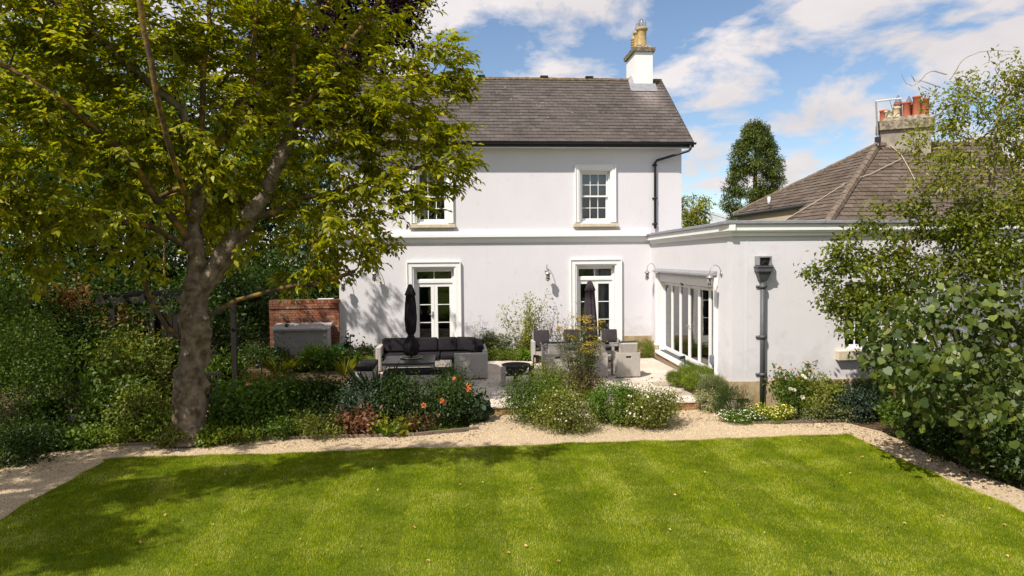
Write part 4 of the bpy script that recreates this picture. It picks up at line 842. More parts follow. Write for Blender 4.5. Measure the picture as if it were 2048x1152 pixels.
mb.build('cross_bar', 'dark_iron', fp); MB().tube([(-.1, .05, .27), (.12, -.05, .31)], .04, 7).build('log', 'weathered_wood', fp)
# spike lights
def spike(loc, h, rz, label, heads=1):
    s = empty('spike_light', loc, rz, label, 'garden light', 'black garden spike lights')
    MB().tube([(0, 0, -.05), (0, 0, h)], .016, 8).build('stem', 'black', s)
    for k in range(heads): d = (-1, 1)[k % 2]; z = h-(.0 if heads == 1 or k else .22); MB().lathe([(.0, 0), (.035, .005), (.04, .14), (.036, .145), (.0, .13)], n=12).build('lamp_head', 'black', s, True, M=Matrix.Translation((0, 0, z)) @ Matrix.Rotation(R(d*100), 4, 'Y') @ Matrix.Translation((0, 0, -.01)))
spike((3.93, -5.2, 0), .62, 0, 'spike light in the lavender by the bifold door'); spike((-5.05, -.75, .1), .75, 0, 'twin headed spike light by the brick wall', 2); spike((.18, -4.45, 0), .62, R(180), 'spike light standing beside the fire pit'); spike((-6.2, -6.2, 0), .8, 0, 'spike light in the dark left bed')
# storage box on its base
st = empty('storage_box', (-7.33, -.9, 0), 0, 'grey ribbed storage box with sloping lid against brick wall', 'storage box')
bx('base', 'concrete', st, .45, 1.3, -.03, .5, 0, .262, .01); bx('box', 'grey_box', st, .02, 1.62, .02, .62, .264, 1.04)
for i in range(44): bx('slat', 'grey_box', st, .02+i*.03636+.004, .02+(i+1)*.03636-.004, -.0, .021, .268, 1.035)
MB().add([(-.04, -.06, 1.03), (1.68, -.06, 1.03), (1.68, .64, 1.14), (-.04, .64, 1.14), (-.04, -.06, 1.10), (1.68, -.06, 1.10), (1.68, .64, 1.22), (-.04, .64, 1.22)], [(0, 3, 2, 1), (4, 5, 6, 7), (0, 1, 5, 4), (1, 2, 6, 5), (3, 0, 4, 7), (2, 3, 7, 6)]).build('lid', 'grey_box', st, bev=.015)
gl = empty('glass_jar', (-6.95, -.72, 1.135), 0, 'small glass jar standing on the storage box', 'jar'); MB().lathe([(.05, 0), (.055, .01), (.055, .1), (.048, .1), (.047, .012), (.01, .01)], n=14).build('jar', 'clear', gl, True); MB().lathe([(.046, .012), (.046, .04), (.0, .04)], n=12).build('wax', 'trim', gl, True)
# watering can
wc = empty('watering_can', (-5.42, -.72, .28), R(10), 'green plastic watering can by the brick wall', 'watering can')
MB().lathe([(.13, 0), (.155, .03), (.15, .2), (.11, .28), (.06, .29), (.05, .27)], n=20).build('body', 'green_plastic', wc, True); MB().tube([(-.12, 0, .06), (-.24, 0, .16), (-.33, 0, .3)], [.035, .025, .02], 8).build('spout', 'green_plastic', wc, True); MB().lathe([(.02, 0), (.05, .03), (.045, .035)], (-.34, 0, .29), 12).build('rose', 'green_plastic', wc, True)
MB().tube([(.04, 0, .28)]+[(.12+.12*math.cos(t), 0, .19+.13*math.sin(t)) for t in np.linspace(2.0, -1.2, 8)], .016, 7).build('handle', 'green_plastic', wc, True)
bx('block', 'concrete', wc, -.2, .2, -.16, .16, -.3, -.002)
# pergola with bench and rail at the left
pg = empty('pergola', (-8.2, -5.0, 0), 0, 'dark timber pergola behind the big tree trunk', 'pergola')
for x, y in ((1.3, -.82), (-1.35, -.8), (-.2, 1.2), (-1.35, 1.2)): bx('post', 'dark_wood', pg, x-.055, x+.055, y-.055, y+.055, -.05, 2.2, .006)
for y in (-.81, 1.2): bx('beam', 'dark_wood', pg, -1.7, -.1, y-.04, y+.04, 2.202, 2.34, .006)
for i in range(4): bx('rafter', 'dark_wood', pg, -1.5+i*.44-.03, -1.5+i*.44+.03, -1.0, 1.5, 2.342, 2.42)
for i in range(9): bx('back_board', 'dark_wood', pg, -1.3+i*.14, -1.3+i*.14+.12, 1.26, 1.28, .1, 1.9)
bn = empty('garden_bench', (-8.35, -4.9, 0), R(12), 'slatted wooden garden bench under the dark pergola', 'bench')
for x in (-.62, .62):
    for y in (-.24, .24): bx('leg', 'weathered_wood', bn, x-.035, x+.035, y-.035, y+.035, 0, .62 if y < 0 else .95)
    bx('armrest', 'weathered_wood', bn, x-.04, x+.04, -.3, .28, .622, .655)
for i in range(5): bx('seat_slat', 'weathered_wood', bn, -.65, .65, -.26+i*.1, -.18+i*.1, .40, .425)
for i in range(9): bx('back_slat', 'weathered_wood', bn, -.56+i*.14-.025, -.56+i*.14+.025, .225, .245, .45, .88)
bx('top_rail', 'weathered_wood', bn, -.66, .66, .21, .27, .88, .94)
rl = empty('timber_rail', (-7.5, -6.4, 0), R(3), 'low dark timber rail beside the big tree trunk', 'rail')
for x in (-1.5, -.9, -.3, .2): bx('post', 'dark_wood', rl, x-.04, x+.04, -.04, .04, -.03, .62)
bx('top_rail', 'dark_wood', rl, -1.6, .5, -.05, .05, .62, .68); bx('bottom_rail', 'dark_wood', rl, -1.6, .5, -.03, .03, .16, .22)
for i in range(14): bx('baluster', 'dark_wood', rl, -1.45+i*.14-.018, -1.45+i*.14+.018, -.018, .018, .22, .62)

# ------------------------------------------------------------------ foliage
UPV = np.array([0, 0, 1.])
def leaf_faces(P, A, N, L, W, kind):
    """P base, A axis, N normal; returns (n, k, 3) loose faces"""
    A = nrm(A); N = nrm(N-A*np.sum(A*N, 1, keepdims=True)); B = np.cross(N, A); L = L[:, None]; W = W[:, None]
    if kind == 'tri': return np.stack([P-B*W/2, P+B*W/2, P+A*L], 1)
    if kind == 'round':
        pts = [(.06, 0, 0), (.0, .28, .05), (.3, .52, .10), (.66, .40, .04), (1., 0, -.10), (.66, -.40, .04), (.3, -.52, .10), (.0, -.28, .05)]
        return np.stack([P+A*L*a+B*W*b+N*L*c for a, b, c in pts], 1)
    if kind == 'blade': return np.stack([P-B*W/2, P+B*W/2, P+B*W*.38+A*L*.6-N*L*.05, P+A*L-N*L*.22, P-B*W*.38+A*L*.6-N*L*.05], 1)
    return np.stack([P, P+A*L*.45+B*W*.5+N*L*.10, P+A*L-N*L*.12, P+A*L*.45-B*W*.5+N*L*.10], 1)
NPF = {'tri': 3, 'round': 8, 'blade': 5, 'leaf': 4}
def cloud(clumps, n, shell=.55):
    """points on/in lumpy ellipsoid clumps; returns points and outward directions"""
    C = np.array([c[0] for c in clumps], float); Rr = np.array([c[1] for c in clumps], float)
    wgt = (Rr.prod(1))**(2/3); k = rng.choice(len(C), n, p=wgt/wgt.sum()); d = nrm(rng.normal(size=(n, 3)))
    r = shell+(1-shell)*rng.random(n)**.6; return C[k]+d*Rr[k]*r[:, None], nrm(d/Rr[k]), k
def foliage(P, O, size, kind, mat, name, parent, aspect=.45, droop=.25, up=.5, rand=.5, spread=.5):
    n = len(P); L = size*rng.uniform(.6, 1.25, n); A = nrm(O*spread+rng.normal(size=(n, 3))*.6-UPV*droop); N = O*.7+UPV*up+rng.normal(size=(n, 3))*rand
    V = leaf_faces(P, A, N, L, L*aspect*rng.uniform(.8, 1.2, n), kind); o = np_mesh(name, V, NPF[kind], mat, parent); return tag(o, kind='stuff') if parent else o
def clumps_for(rx, ry, h, k, base=.0):
    """lumpy dome standing on the ground"""
    out_ = [((0, 0, h*.45), (rx*.72, ry*.72, h*.45))]
    for i in range(k):
        a = rng.uniform(0, 6.283); e = rng.uniform(.05, 1.0); z = h*(.18+.66*e); q = math.sqrt(max(0., 1-(max(0, z/h-.3)/.75)**2))*.78
        s = rng.uniform(.2, .36); out_.append(((rx*q*math.cos(a), ry*q*math.sin(a), z), (rx*s, ry*s, h*s*.8)))
    return out_
def shrub(name, loc, rx, ry, h, n, size, kind, mat, label, cat='shrub', k=14, aspect=.45, stems=9, stemmat='twig', droop=.1, up=.5, group=None, flowers=None, shell=.5, spread=.5, jut=.12):
    loc = np.array(loc, float); o = empty(name, loc, 0, label, cat, group); cl = clumps_for(rx, ry, h, k)
    P, O, _ = cloud(cl, n, shell); P += O*rng.exponential(jut*min(rx, h), (n, 1))*.5
    P[:, 2] = np.maximum(P[:, 2], .01); foliage(P, O, size, kind, mat, 'foliage', o, aspect, droop, up, spread=spread)
    mb = MB()
    for c in cl[1:stems+1]: c0 = Vector(c[0]); mb.tube([(c0.x*.1, c0.y*.1, -.03), (c0.x*.5, c0.y*.5, c0.z*.5), c0], [.012, .009, .004], 4, False)
    if mb.v: mb.build('stems', stemmat, o)
    if flowers:
        fm, fn, fs, big = flowers; P, O, _ = cloud(cl, fn, .96); O[:, 2] = np.abs(O[:, 2]); ok = P[:, 2] > h*.35; P, O = P[ok], O[ok]; P += O*size*.9
        flower_part(P, O, fs, fm, o, big)
    return o
def flower_part(P, O, fs, fm, o, big):
    F = []
    for p, d in zip(P, O):
        d = Vector(nrm(d+np.array([0, -.5, .6]))); a = d.orthogonal().normalized(); b = d.cross(a); s = fs*random.uniform(.7, 1.2); p = Vector(p); mb = MB() if big else None
        lay = 3 if big else 1
        for l in range(lay):
            for j in range(6 if big else 5):
                t = j*6.283/(6 if big else 5)+l*.5; e = a*math.cos(t)+b*math.sin(t); f = -a*math.sin(t)+b*math.cos(t); q = s*(1-.28*l)
                vs = [p, p+e*q*.6+f*q*.42+d*q*(.1+.3*l), p+e*q+d*q*(.05+.4*l), p+e*q*.6-f*q*.42+d*q*(.1+.3*l)]
                if big: mb.add(vs, [(0, 1, 2, 3)])
                else: F.append([tuple(v) for v in vs])
        if big: mb.build('flower', fm, o)
    if F: tag(np_mesh('flowers', np.array(F), 4, fm, o), kind='stuff')
lm('f_white', (.75, .74, .66), (.8, .78, .6), .3); lm('f_yellow', (.75, .68, .10), (.8, .74, .2), .3); lm('f_orange', (.72, .17, .05), (.78, .27, .08), .3); lm('f_gold', (.62, .25, .015), (.7, .33, .03), .3); lm('f_pink', (.6, .22, .3), (.66, .3, .4), .3); lm('f_blue', (.25, .24, .5), (.33, .3, .56), .3); lm('f_umbel', (.36, .27, .03), (.46, .33, .05), .3)
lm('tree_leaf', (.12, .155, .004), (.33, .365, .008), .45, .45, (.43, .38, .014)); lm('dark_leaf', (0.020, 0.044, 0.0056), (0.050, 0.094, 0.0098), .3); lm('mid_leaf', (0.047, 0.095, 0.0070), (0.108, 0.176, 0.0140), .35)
lm('copper_leaf', (.020, .010, .014), (.045, .02, .028), .25); lm('lime_leaf', (0.112, 0.156, 0.0096), (0.237, 0.263, 0.0160), .42, .45, (0.325, 0.275, 0.0240)); lm('conifer_leaf', (0.036, 0.065, 0.0072), (0.109, 0.138, 0.0162), .2)
lm('grey_leaf', (0.103, 0.138, 0.0495), (0.184, 0.218, 0.0810), .25); lm('redbud_leaf', (.04, .075, .014), (.105, .15, .024), .35, .5, (.17, .21, .03), .03); lm('hedge_leaf', (0.101, 0.155, 0.0096), (0.189, 0.257, 0.0200), .35); lm('fresh_leaf', (0.061, 0.135, 0.0084), (0.121, 0.216, 0.0140), .35)
lm('smoke_leaf', (.20, .075, .02), (.32, .15, .05), .4); lm('bronze_leaf', (.14, .065, .03), (.24, .12, .06), .35); lm('fennel_leaf', (.06, .085, .02), (.11, .13, .035), .35); lm('blue_leaf', (.025, .05, .028), (.055, .09, .05), .25); lm('ivy_leaf', (.06, .095, .007), (.185, .225, .012), .38, .4); lm('olive_leaf', (0.109, 0.145, 0.0160), (0.203, 0.232, 0.0320), .3); lm('varieg_leaf', (.16, .2, .07), (.42, .42, .24), .3)

# ------------------------------------------------------------------ trees grown from limbs towards leaf clusters
def grow(limbs, targets, jit=.10, sag=.0, pull=.55):
    """limbs: list of polylines [(p, r)...]; targets: cluster points. Returns nodes, parents, and the tip node of each target"""
    N, PA = [], []
    idx = {}
    for li, (par, pts) in enumerate(limbs):
        prev = -1 if par is None else par
        if par is not None: prev = int(np.argmin([np.linalg.norm(np.array(q)-np.array(pts[0])) for q in N])) 
        st_ = 0 if par is None else 1
        P = [np.array(p, float) for p in pts]
        for i in range(st_, len(P)):
            if i == 0: N.append(P[0]); PA.append(-1); prev = 0; continue
            a, b = P[i-1], P[i]; k = max(1, int(np.linalg.norm(b-a)/.45))
            for j in range(1, k+1):
                N.append(a+(b-a)*j/k+rng.normal(0, .025, 3)); PA.append(prev); prev = len(N)-1
    base = len(N); T = np.array(targets); N0 = np.array(N); d0 = np.min(np.linalg.norm(T[:, None]-N0[None], axis=2), 1); tips = []
    depth = list(range(base)); buf = np.zeros((base+len(T)*14, 3)); buf[:base] = N0; m = base
    dist = np.zeros(len(buf))
    for i in range(base): dist[i] = 0 if PA[i] < 0 else dist[PA[i]]+np.linalg.norm(buf[i]-buf[PA[i]])
    for ti in np.argsort(d0):
        t = T[ti]; dd = np.linalg.norm(buf[:m]-t, axis=1); cost = dd+dist[:m]*.12; lo = buf[:m, 2] > t[2]+.5; cost = cost+lo*.6
        j = int(np.argmin(cost)); a = buf[j]; L = dd[j]; k = min(12, max(2, int(L/.28)))
        pd = nrm(a-buf[PA[j]]) if PA[j] >= 0 else UPV; c1 = a+pd*L*.35
        prev = j
        for s in range(1, k+1):
            u = s/k; p = (1-u)**2*a+2*u*(1-u)*c1+u*u*t
            if s < k: p = p+rng.normal(0, jit*L/k, 3)
            buf[m] = p; PA.append(prev); dist[m] = dist[prev]+np.linalg.norm(p-buf[prev]); prev = m; m += 1
        tips.append((ti, prev))
    return buf[:m], PA, tips, base
def tree_meshes(nodes, PA, r_tip, power, rmax, parent, mats, thick=.03, names=('trunk', 'branches'), base_limit=None, sides=8, limbmat=None):
    n = len(nodes); cnt = np.zeros(n); kids = [[] for _ in range(n)]
    for i in range(n):
        if PA[i] >= 0: kids[PA[i]].append(i)
    for i in range(n-1, -1, -1):
        if not kids[i]: cnt[i] += 1
        if PA[i] >= 0: cnt[PA[i]] += cnt[i]
    r = np.minimum(rmax, r_tip*cnt**power)
    if base_limit: b_, m_ = base_limit; r[:b_] = np.maximum(r[:b_], m_)
    # chains
    big, small, lim = MB(), MB(), MB(); done = set(); roots = [0]
    def chain(s):
        c = [s]
        while kids[c[-1]]:
            nx_ = max(kids[c[-1]], key=lambda k: cnt[k])
            for k in kids[c[-1]]:
                if k != nx_: roots.append(k)
            c.append(nx_)
        return c
    while roots:
        s = roots.pop(); c = chain(s)
        if PA[s] >= 0: c = [PA[s]]+c
        if len(c) < 2: continue
        rr = [r[i] for i in c]
        if PA[c[0]] >= -1 and len(c) > 1 and c[0] == PA[s]: rr[0] = min(rr[0], rr[1]*1.15)
        R0 = max(rr)
        if R0 > thick:
            q = 0
            while q < len(c) and rr[q] > thick*.55: q += 1
            q = max(2, q); (big if (limbmat is None or s == 0 or R0 > .17) else lim).tube([nodes[i] for i in c[:q]], rr[:q], sides, False)
            if q < len(c): small.tube([nodes[i] for i in c[q-1:]], rr[q-1:], 4, False)
        else: small.tube([nodes[i] for i in c], rr, 3 if R0 < .012 else 4, False)
    a = big.build(names[0], mats[0], parent, True); b = small.build(names[1], mats[1], parent, True) if small.v else None
    if b: tag(b, kind='stuff')
    if lim.v: tag(lim.build('limbs', limbmat, parent, True), kind='stuff')
    return r, a
def blob_targets(blobs, dens, jit=1.):
    """blobs: (px, py, depth, r_px[, depth factor, weight]); cluster points filling them"""
    T = []
    for b in blobs:
        px, py, dp, rp = b[:4]; df = b[4] if len(b) > 4 else 1.; wt = b[5] if len(b) > 5 else 1.
        c = at(px, py, dp); rm = rp/FPX*dp; k = max(3, int(dens*rm**2.4*wt)); d = nrm(rng.normal(size=(k, 3)))*(rng.random((k, 1))**.4)*rm
        T.append(c+RT*d[:, :1]+UP*d[:, 1:2]+FW*d[:, 2:]*df)
    return np.concatenate(T)
def leaves_at(T, per, rad, size, kind, mat, parent, center, aspect=.45, droop=.45, flat=.6, name='crown', up=.6):
    n = len(T)*per; k = np.repeat(np.arange(len(T)), per); off = rng.normal(size=(n, 3))*rad*.5; off[:, 2] *= flat; P = T[k]+off
    O = nrm(nrm(off)*.6+nrm(P-center)*.5); f = foliage(P, O, size, kind, mat, name, parent, aspect, droop, up); return f

def sprays(T, center, ntw, nl, length, size, mat, parent, droop=.35, aspect=.46, name='crown', kind='leaf', outw=.7):
    """leaves in rows along short twigs that fan out from every cluster point"""
    n = len(T)*ntw; k = np.repeat(np.arange(len(T)), ntw); o = nrm(T[k]-center); d = nrm(o*outw+rng.normal(size=(n, 3))*np.array([.9, .9, .45])+UPV*.05); L = length*rng.uniform(.6, 1.2, n)
    m = n*nl; j = np.repeat(np.arange(n), nl); u = np.tile(np.linspace(.12, 1, nl), n)+rng.normal(0, .04, m); P = T[k][j]+d[j]*(u*L[j])[:, None]-UPV*(droop*.35*(u**2)*L[j])[:, None]
    s_ = np.where(np.arange(m) % 2 == 0, 1., -1.); side = nrm(np.cross(d[j], UPV)); A = nrm(d[j]*.75+side*s_[:, None]*.75-UPV*droop+rng.normal(0, .28, (m, 3))); N = nrm(UPV*1.0+o[j]*.35+d[j]*.25+rng.normal(0, .33, (m, 3)))
    sz = size*rng.uniform(.65, 1.2, m); V = leaf_faces(P, A, N, sz, sz*aspect*rng.uniform(.85, 1.2, m), kind); return tag(np_mesh(name, V, NPF[kind], mat, parent), kind='stuff')
# --- the big garden tree
D0 = 12.45
bt = empty('big_tree', onZ(380, 884, G), 0, 'big spreading garden tree with gnarled grey trunk', 'tree')
def rel(o, pts): b = np.array(o.location); return [np.array(p)-b for p in pts]
limbs = [(None, [at(380, 884, D0), at(378, 800, D0), at(386, 700, D0), at(392, 600, D0), at(388, 500, D0), at(398, 330, D0), at(405, 200, D0), at(415, 60, D0+.1), at(425, -120, D0+.2)]),
 (1, [at(392, 600, D0), at(440, 530, D0+.1), at(500, 440, D0+.3), at(555, 330, D0+.5), at(585, 240, D0+.6), at(650, 170, D0+.8), at(700, 90, D0+.9), at(760, 0, D0+1), at(790, -90, D0+1)]),
 (1, [at(585, 240, D0+.6), at(588, 150, D0+.6), at(592, 30, D0+.7), at(600, -120, D0+.8)]), (1, [at(390, 650, D0), at(470, 603, D0+.2), at(560, 575, D0+.5), at(640, 562, D0+.8), at(705, 545, D0+1.)]),
 (1, [at(386, 700, D0), at(335, 655, D0-.2), at(303, 600, D0-.3), at(285, 560, D0-.4)]), (1, [at(388, 500, D0), at(320, 400, D0-.5), at(240, 300, D0-1), at(120, 200, D0-1.6), at(-20, 110, D0-2)]),
 (1, [at(388, 500, D0), at(300, 455, D0-.5), at(200, 440, D0-1.1), at(90, 450, D0-1.7), at(0, 410, D0-2.1), at(-120, 390, D0-2.4)]), (1, [at(398, 330, D0), at(360, 220, D0-.3), at(250, 120, D0-.6), at(110, 10, D0-1), at(20, -60, D0-1.2)]),
 (1, [at(390, 450, D0), at(350, 330, D0-1.6), at(310, 200, D0-2.2), at(290, 60, D0-2.4), at(270, -60, D0-2.6)]), (1, [at(398, 330, D0), at(450, 270, D0+.3), at(505, 150, D0+.5), at(515, 10, D0+.6), at(520, -140, D0+.7)]),
 (1, [at(500, 440, D0+.3), at(600, 400, D0+.9), at(700, 380, D0+1.1), at(800, 345, D0+1.0), at(880, 330, D0+.8)]), (1, [at(585, 240, D0+.6), at(660, 250, D0+1.3), at(760, 200, D0+1.4), at(860, 150, D0+1.2)])]
blobs = [(880, 105, 13.2, 70), (915, 180, 13, 45), (800, 50, 13.4, 80), (820, 165, 13.2, 90), (750, 250, 13.2, 90), (865, 315, 13, 70), (905, 300, 12.9, 45), (720, 345, 13.1, 90), (810, 385, 12.9, 60), (690, 440, 13, 80), (640, 250, 13.2, 100), (600, 140, 13.4, 100), (680, 70, 13.5, 90), (500, 60, 12.9, 120), (560, 400, 13, 85), (480, 250, 12.8, 110), (625, 500, 13, 55), (380, 140, 12.2, 120), (250, 60, 11.8, 130), (330, 320, 11.8, 105), (200, 240, 11.4, 115), (80, 120, 10.8, 130), (60, 320, 10.3, 90), (110, 400, 10.4, 100), (230, 445, 11, 80), (25, 440, 10, 85), (130, 510, 10.8, 65), (290, 510, 11.4, 55), (450, 440, 12.4, 75), (745, 490, 13, 45), (740, 515, 13.3, 22), (470, 380, 13.2, 80), (-80, 220, 10, 130), (-120, 400, 9.8, 110), (90, 530, 10.8, 40), (150, 30, 11.4, 90), (560, 560, 13.2, 35), (650, 540, 13.3, 40), (900, 250, 13.1, 30), (380, 40, 12, 100), (300, 220, 11.6, 90), (550, 30, 13, 80), (130, 260, 10.9, 80), (250, 380, 11.2, 70), (700, 180, 13.2, 70), (840, 250, 13.1, 60), (420, 330, 12, 70), (180, 110, 11.2, 90), (30, 30, 10.8, 90)]
blobs_back = [(450, 200, 16.5, 110), (300, 50, 16, 120), (550, 330, 17, 85), (400, 380, 16.5, 80), (610, 180, 16.5, 80), (250, 250, 15.5, 100), (300, 430, 15.5, 70), (150, 330, 14.5, 90), (150, 100, 14.5, 100), (520, 60, 16, 90), (420, 470, 18.5, 60, 1, 2.5), (330, 340, 17.5, 80, 1, 2), (380, 405, 18, 60, 1, 2.5), (460, 500, 19, 35, 1, 3)]
blobs_up = [(100, -110, 10.8, 140), (300, -130, 11, 140), (480, -140, 12, 150), (700, -110, 13, 120), (560, -260, 12.5, 130), (-150, -60, 9, 150), (-250, 150, 8.6, 130)]
T = np.concatenate([blob_targets([(q[0], q[1], q[2]+.35, q[3], 1.2, (.8 if q[1] < 120 and q[0] > 640 else 1.8) if q[0] > 560 else 1.15) for q in blobs], 30), blob_targets(blobs_up, 11), blob_targets(blobs_back, 12)])
bl = np.array(bt.location); lr = [(p, [np.array(q)-bl for q in pts]) for p, pts in limbs]
nodes, PA, tips, base = grow(lr, T-bl)
rad, tr_ = tree_meshes(nodes, PA, .0052, .62, .36, bt, ('bark', 'branch'), .045, ('trunk', 'branches'), sides=12, limbmat='branch', base_limit=(base, .042))
# knobbly trunk
import bmesh
bm_ = bmesh.new(); bm_.from_mesh(tr_.data)
bmesh.ops.subdivide_edges(bm_, edges=[e for e in bm_.edges if max(v.co.z for v in e.verts) < 4.6 and max(abs(v.co.x) for v in e.verts) < .9 and max(abs(v.co.y) for v in e.verts) < .8], cuts=5, use_grid_fill=True, smooth=.0)
bm_.to_mesh(tr_.data); bm_.free(); me = tr_.data; me.shade_smooth(); co = np.empty(len(me.vertices)*3); me.vertices.foreach_get('co', co); co = co.reshape(-1, 3)
from mathutils import noise as mnoise
for i, p in enumerate(co):
    if p[2] < 4.2 and abs(p[0]) < .7 and abs(p[1]) < .7:
        q = mnoise.noise(Vector(p*np.array([3, 3, 2.2])))*.08+max(0, mnoise.noise(Vector(p*5.+np.array([3., 1, 7])))-.12)*.22-abs(mnoise.noise(Vector(p*np.array([10, 10, 13.]))))*.05-abs(mnoise.noise(Vector(p*np.array([24, 24, 15.]))))*.02-.02; d = nrm(np.array([p[0]-.08, p[1], 0])); fl = .16*max(0, 1-p[2]/.7)**2; co[i] = p+d*(q+fl)
me.vertices.foreach_set('co', co.reshape(-1)); me.update()
cen = np.array(at(400, 200, D0))-bl
sprays(T-bl, cen, 5, 8, .40, .155, 'tree_leaf', bt)
print('tree', len(T), len(nodes))

# --- a generic free-standing tree
def tree(name, loc, trunk, blobsW, dens, per, rad_, size, kind, mat, label, bark='branch', rtip=.006, aspect=.45, rmax=.25, droop=.35, twig='twig', flat=.7, cat='tree', group=None, up=.6):
    loc = np.array(loc, float); o = empty(name, loc, 0, label, cat, group); T = []
    for c, r in blobsW:
        r = np.array(r if hasattr(r, '__len__') else (r, r, r), float); k = max(3, int(dens*r.prod()**.8)); d = nrm(rng.normal(size=(k, 3)))*(rng.random((k, 1))**.4); T.append(np.array(c)-loc+d*r)
    T = np.concatenate(T); nodes, PA, tips, b = grow([(None, [np.array(p)-loc for p in trunk])], T)
    tree_meshes(nodes, PA, rtip, .5, rmax, o, (bark, twig), .02, sides=7)
    leaves_at(T, per, rad_, size, kind, mat, o, T.mean(0), aspect, droop, flat, up=up); return o
def pb(px, py, dp, rp, fz=1.): rm = rp/FPX*dp; return (at(px, py, dp), (rm, rm*fz, rm))
# copper beech behind the roof's left end
tree('copper_beech', (at(690, 600, 36)[0], at(690, 600, 36)[1], G), [(at(690, 600, 36)[0], at(690, 600, 36)[1], G), at(690, 400, 36), at(700, 250, 36), at(720, 100, 36), at(740, -40, 36)],
     [pb(760, 55, 36, 75), pb(700, 20, 36, 80), pb(810, 20, 36, 45), pb(820, 90, 36, 30), pb(640, 90, 36, 90), pb(720, 130, 36, 70), pb(600, 180, 36, 90), pb(540, 80, 36, 80), pb(500, 220, 36, 80), pb(780, -60, 36, 90), pb(660, -70, 36, 90), pb(560, 300, 36, 90)], 5.5, 130, .75, .26, 'leaf', 'copper_leaf', 'tall copper beech with purple black leaves behind the house', rmax=.45, rtip=.01)
# tall conifer
cb = at(1510, 470, 42); co_ = empty('conifer', (cb[0], cb[1], G), 0, 'tall columnar conifer between the two houses', 'tree'); zt_ = at(1514, 246, 42)[2]; mb = MB(); mb.tube([(0, 0, -.1), (0, 0, 3), (0, 0, zt_-.4)], [.35, .3, .04], 8); mb.build('trunk', 'branch', co_)
cl = []; Hc = zt_-G
for i in range(420):
    z = rng.uniform(.30, 1.0)**.9*Hc; u = z/Hc; rr = 1.66*(min(1, (1.0-u)*3.6+.08)**.62)*(1.08-.25*max(0, u-.55)); a = rng.uniform(0, 6.283); q = rr*rng.uniform(.3, 1.0)**.6*1.03; s_ = rng.uniform(.16, .4); cl.append(((q*math.cos(a), q*math.sin(a), z-.12), (s_, s_, s_*1.1)))
P, O, k = cloud(cl, 42000, .3); P[:, 2] -= .1*rng.random(len(P)); foliage(P, O, .19, 'leaf', 'conifer_leaf', 'crown', co_, .26, .5, .3)
# small tree at the right gable, dark trees and hedge behind the left garden
tree('young_tree', (*at(1400, 440, 33)[:2], G), [(*at(1400, 440, 33)[:2], G), at(1398, 470, 33), at(1390, 420, 33)], [pb(1385, 410, 33, 28), pb(1400, 435, 33, 26), pb(1372, 440, 33, 30), pb(1408, 410, 33, 12), pb(1460, 448, 40, 10)], 40, 40, .3, .16, 'leaf', 'lime_leaf', 'small yellow green tree at the house right gable', rmax=.12)
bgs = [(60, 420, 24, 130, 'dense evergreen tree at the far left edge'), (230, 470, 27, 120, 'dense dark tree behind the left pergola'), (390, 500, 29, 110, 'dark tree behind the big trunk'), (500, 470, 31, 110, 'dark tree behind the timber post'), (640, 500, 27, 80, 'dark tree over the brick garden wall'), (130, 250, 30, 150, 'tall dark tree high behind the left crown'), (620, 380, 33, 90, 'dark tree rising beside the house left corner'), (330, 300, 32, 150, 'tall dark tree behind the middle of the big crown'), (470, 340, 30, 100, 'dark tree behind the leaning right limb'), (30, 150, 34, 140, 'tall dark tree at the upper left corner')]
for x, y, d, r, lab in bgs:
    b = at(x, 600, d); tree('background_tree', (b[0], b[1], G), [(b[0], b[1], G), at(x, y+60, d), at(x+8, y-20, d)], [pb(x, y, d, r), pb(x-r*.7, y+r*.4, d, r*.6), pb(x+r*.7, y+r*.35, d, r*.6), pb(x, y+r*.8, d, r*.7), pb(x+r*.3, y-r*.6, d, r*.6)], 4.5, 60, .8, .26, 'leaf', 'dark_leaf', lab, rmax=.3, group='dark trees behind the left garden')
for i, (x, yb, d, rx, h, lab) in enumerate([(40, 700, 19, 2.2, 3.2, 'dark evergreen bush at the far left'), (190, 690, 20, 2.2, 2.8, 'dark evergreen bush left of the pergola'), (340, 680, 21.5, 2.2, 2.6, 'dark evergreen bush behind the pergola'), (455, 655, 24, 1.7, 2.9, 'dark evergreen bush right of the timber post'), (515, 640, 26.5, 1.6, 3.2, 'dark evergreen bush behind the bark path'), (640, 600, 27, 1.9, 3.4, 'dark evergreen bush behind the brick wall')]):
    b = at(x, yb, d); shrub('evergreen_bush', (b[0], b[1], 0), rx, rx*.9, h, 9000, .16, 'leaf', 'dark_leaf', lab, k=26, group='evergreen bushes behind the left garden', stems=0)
tree('garden_tree', (*at(330, 690, 20.5)[:2], 0), [(*at(330, 690, 20.5)[:2], 0), at(330, 560, 20.5), at(325, 430, 20.4), at(310, 280, 20.2)], [pb(300, 330, 20, 95), pb(400, 430, 21, 60), pb(225, 230, 19.5, 100), pb(450, 320, 20.5, 70), pb(340, 180, 20, 90), pb(200, 400, 20, 80)], 7, 60, .6, .17, 'leaf', 'mid_leaf', 'leafy tree standing behind the big tree crown', rmax=.2)
# sunlit grass bank glimpsed over the wall
b = at(565, 590, 40); tag(MB().quad((b[0]-6, b[1]-3, 0), (b[0]+5, b[1]-3, 0), (b[0]+6, b[1]+14, 2.6), (b[0]-6, b[1]+14, 2.6)).build('grass_bank', 'grass_ground'), 'sunlit grass bank beyond the brick wall', kind='structure')

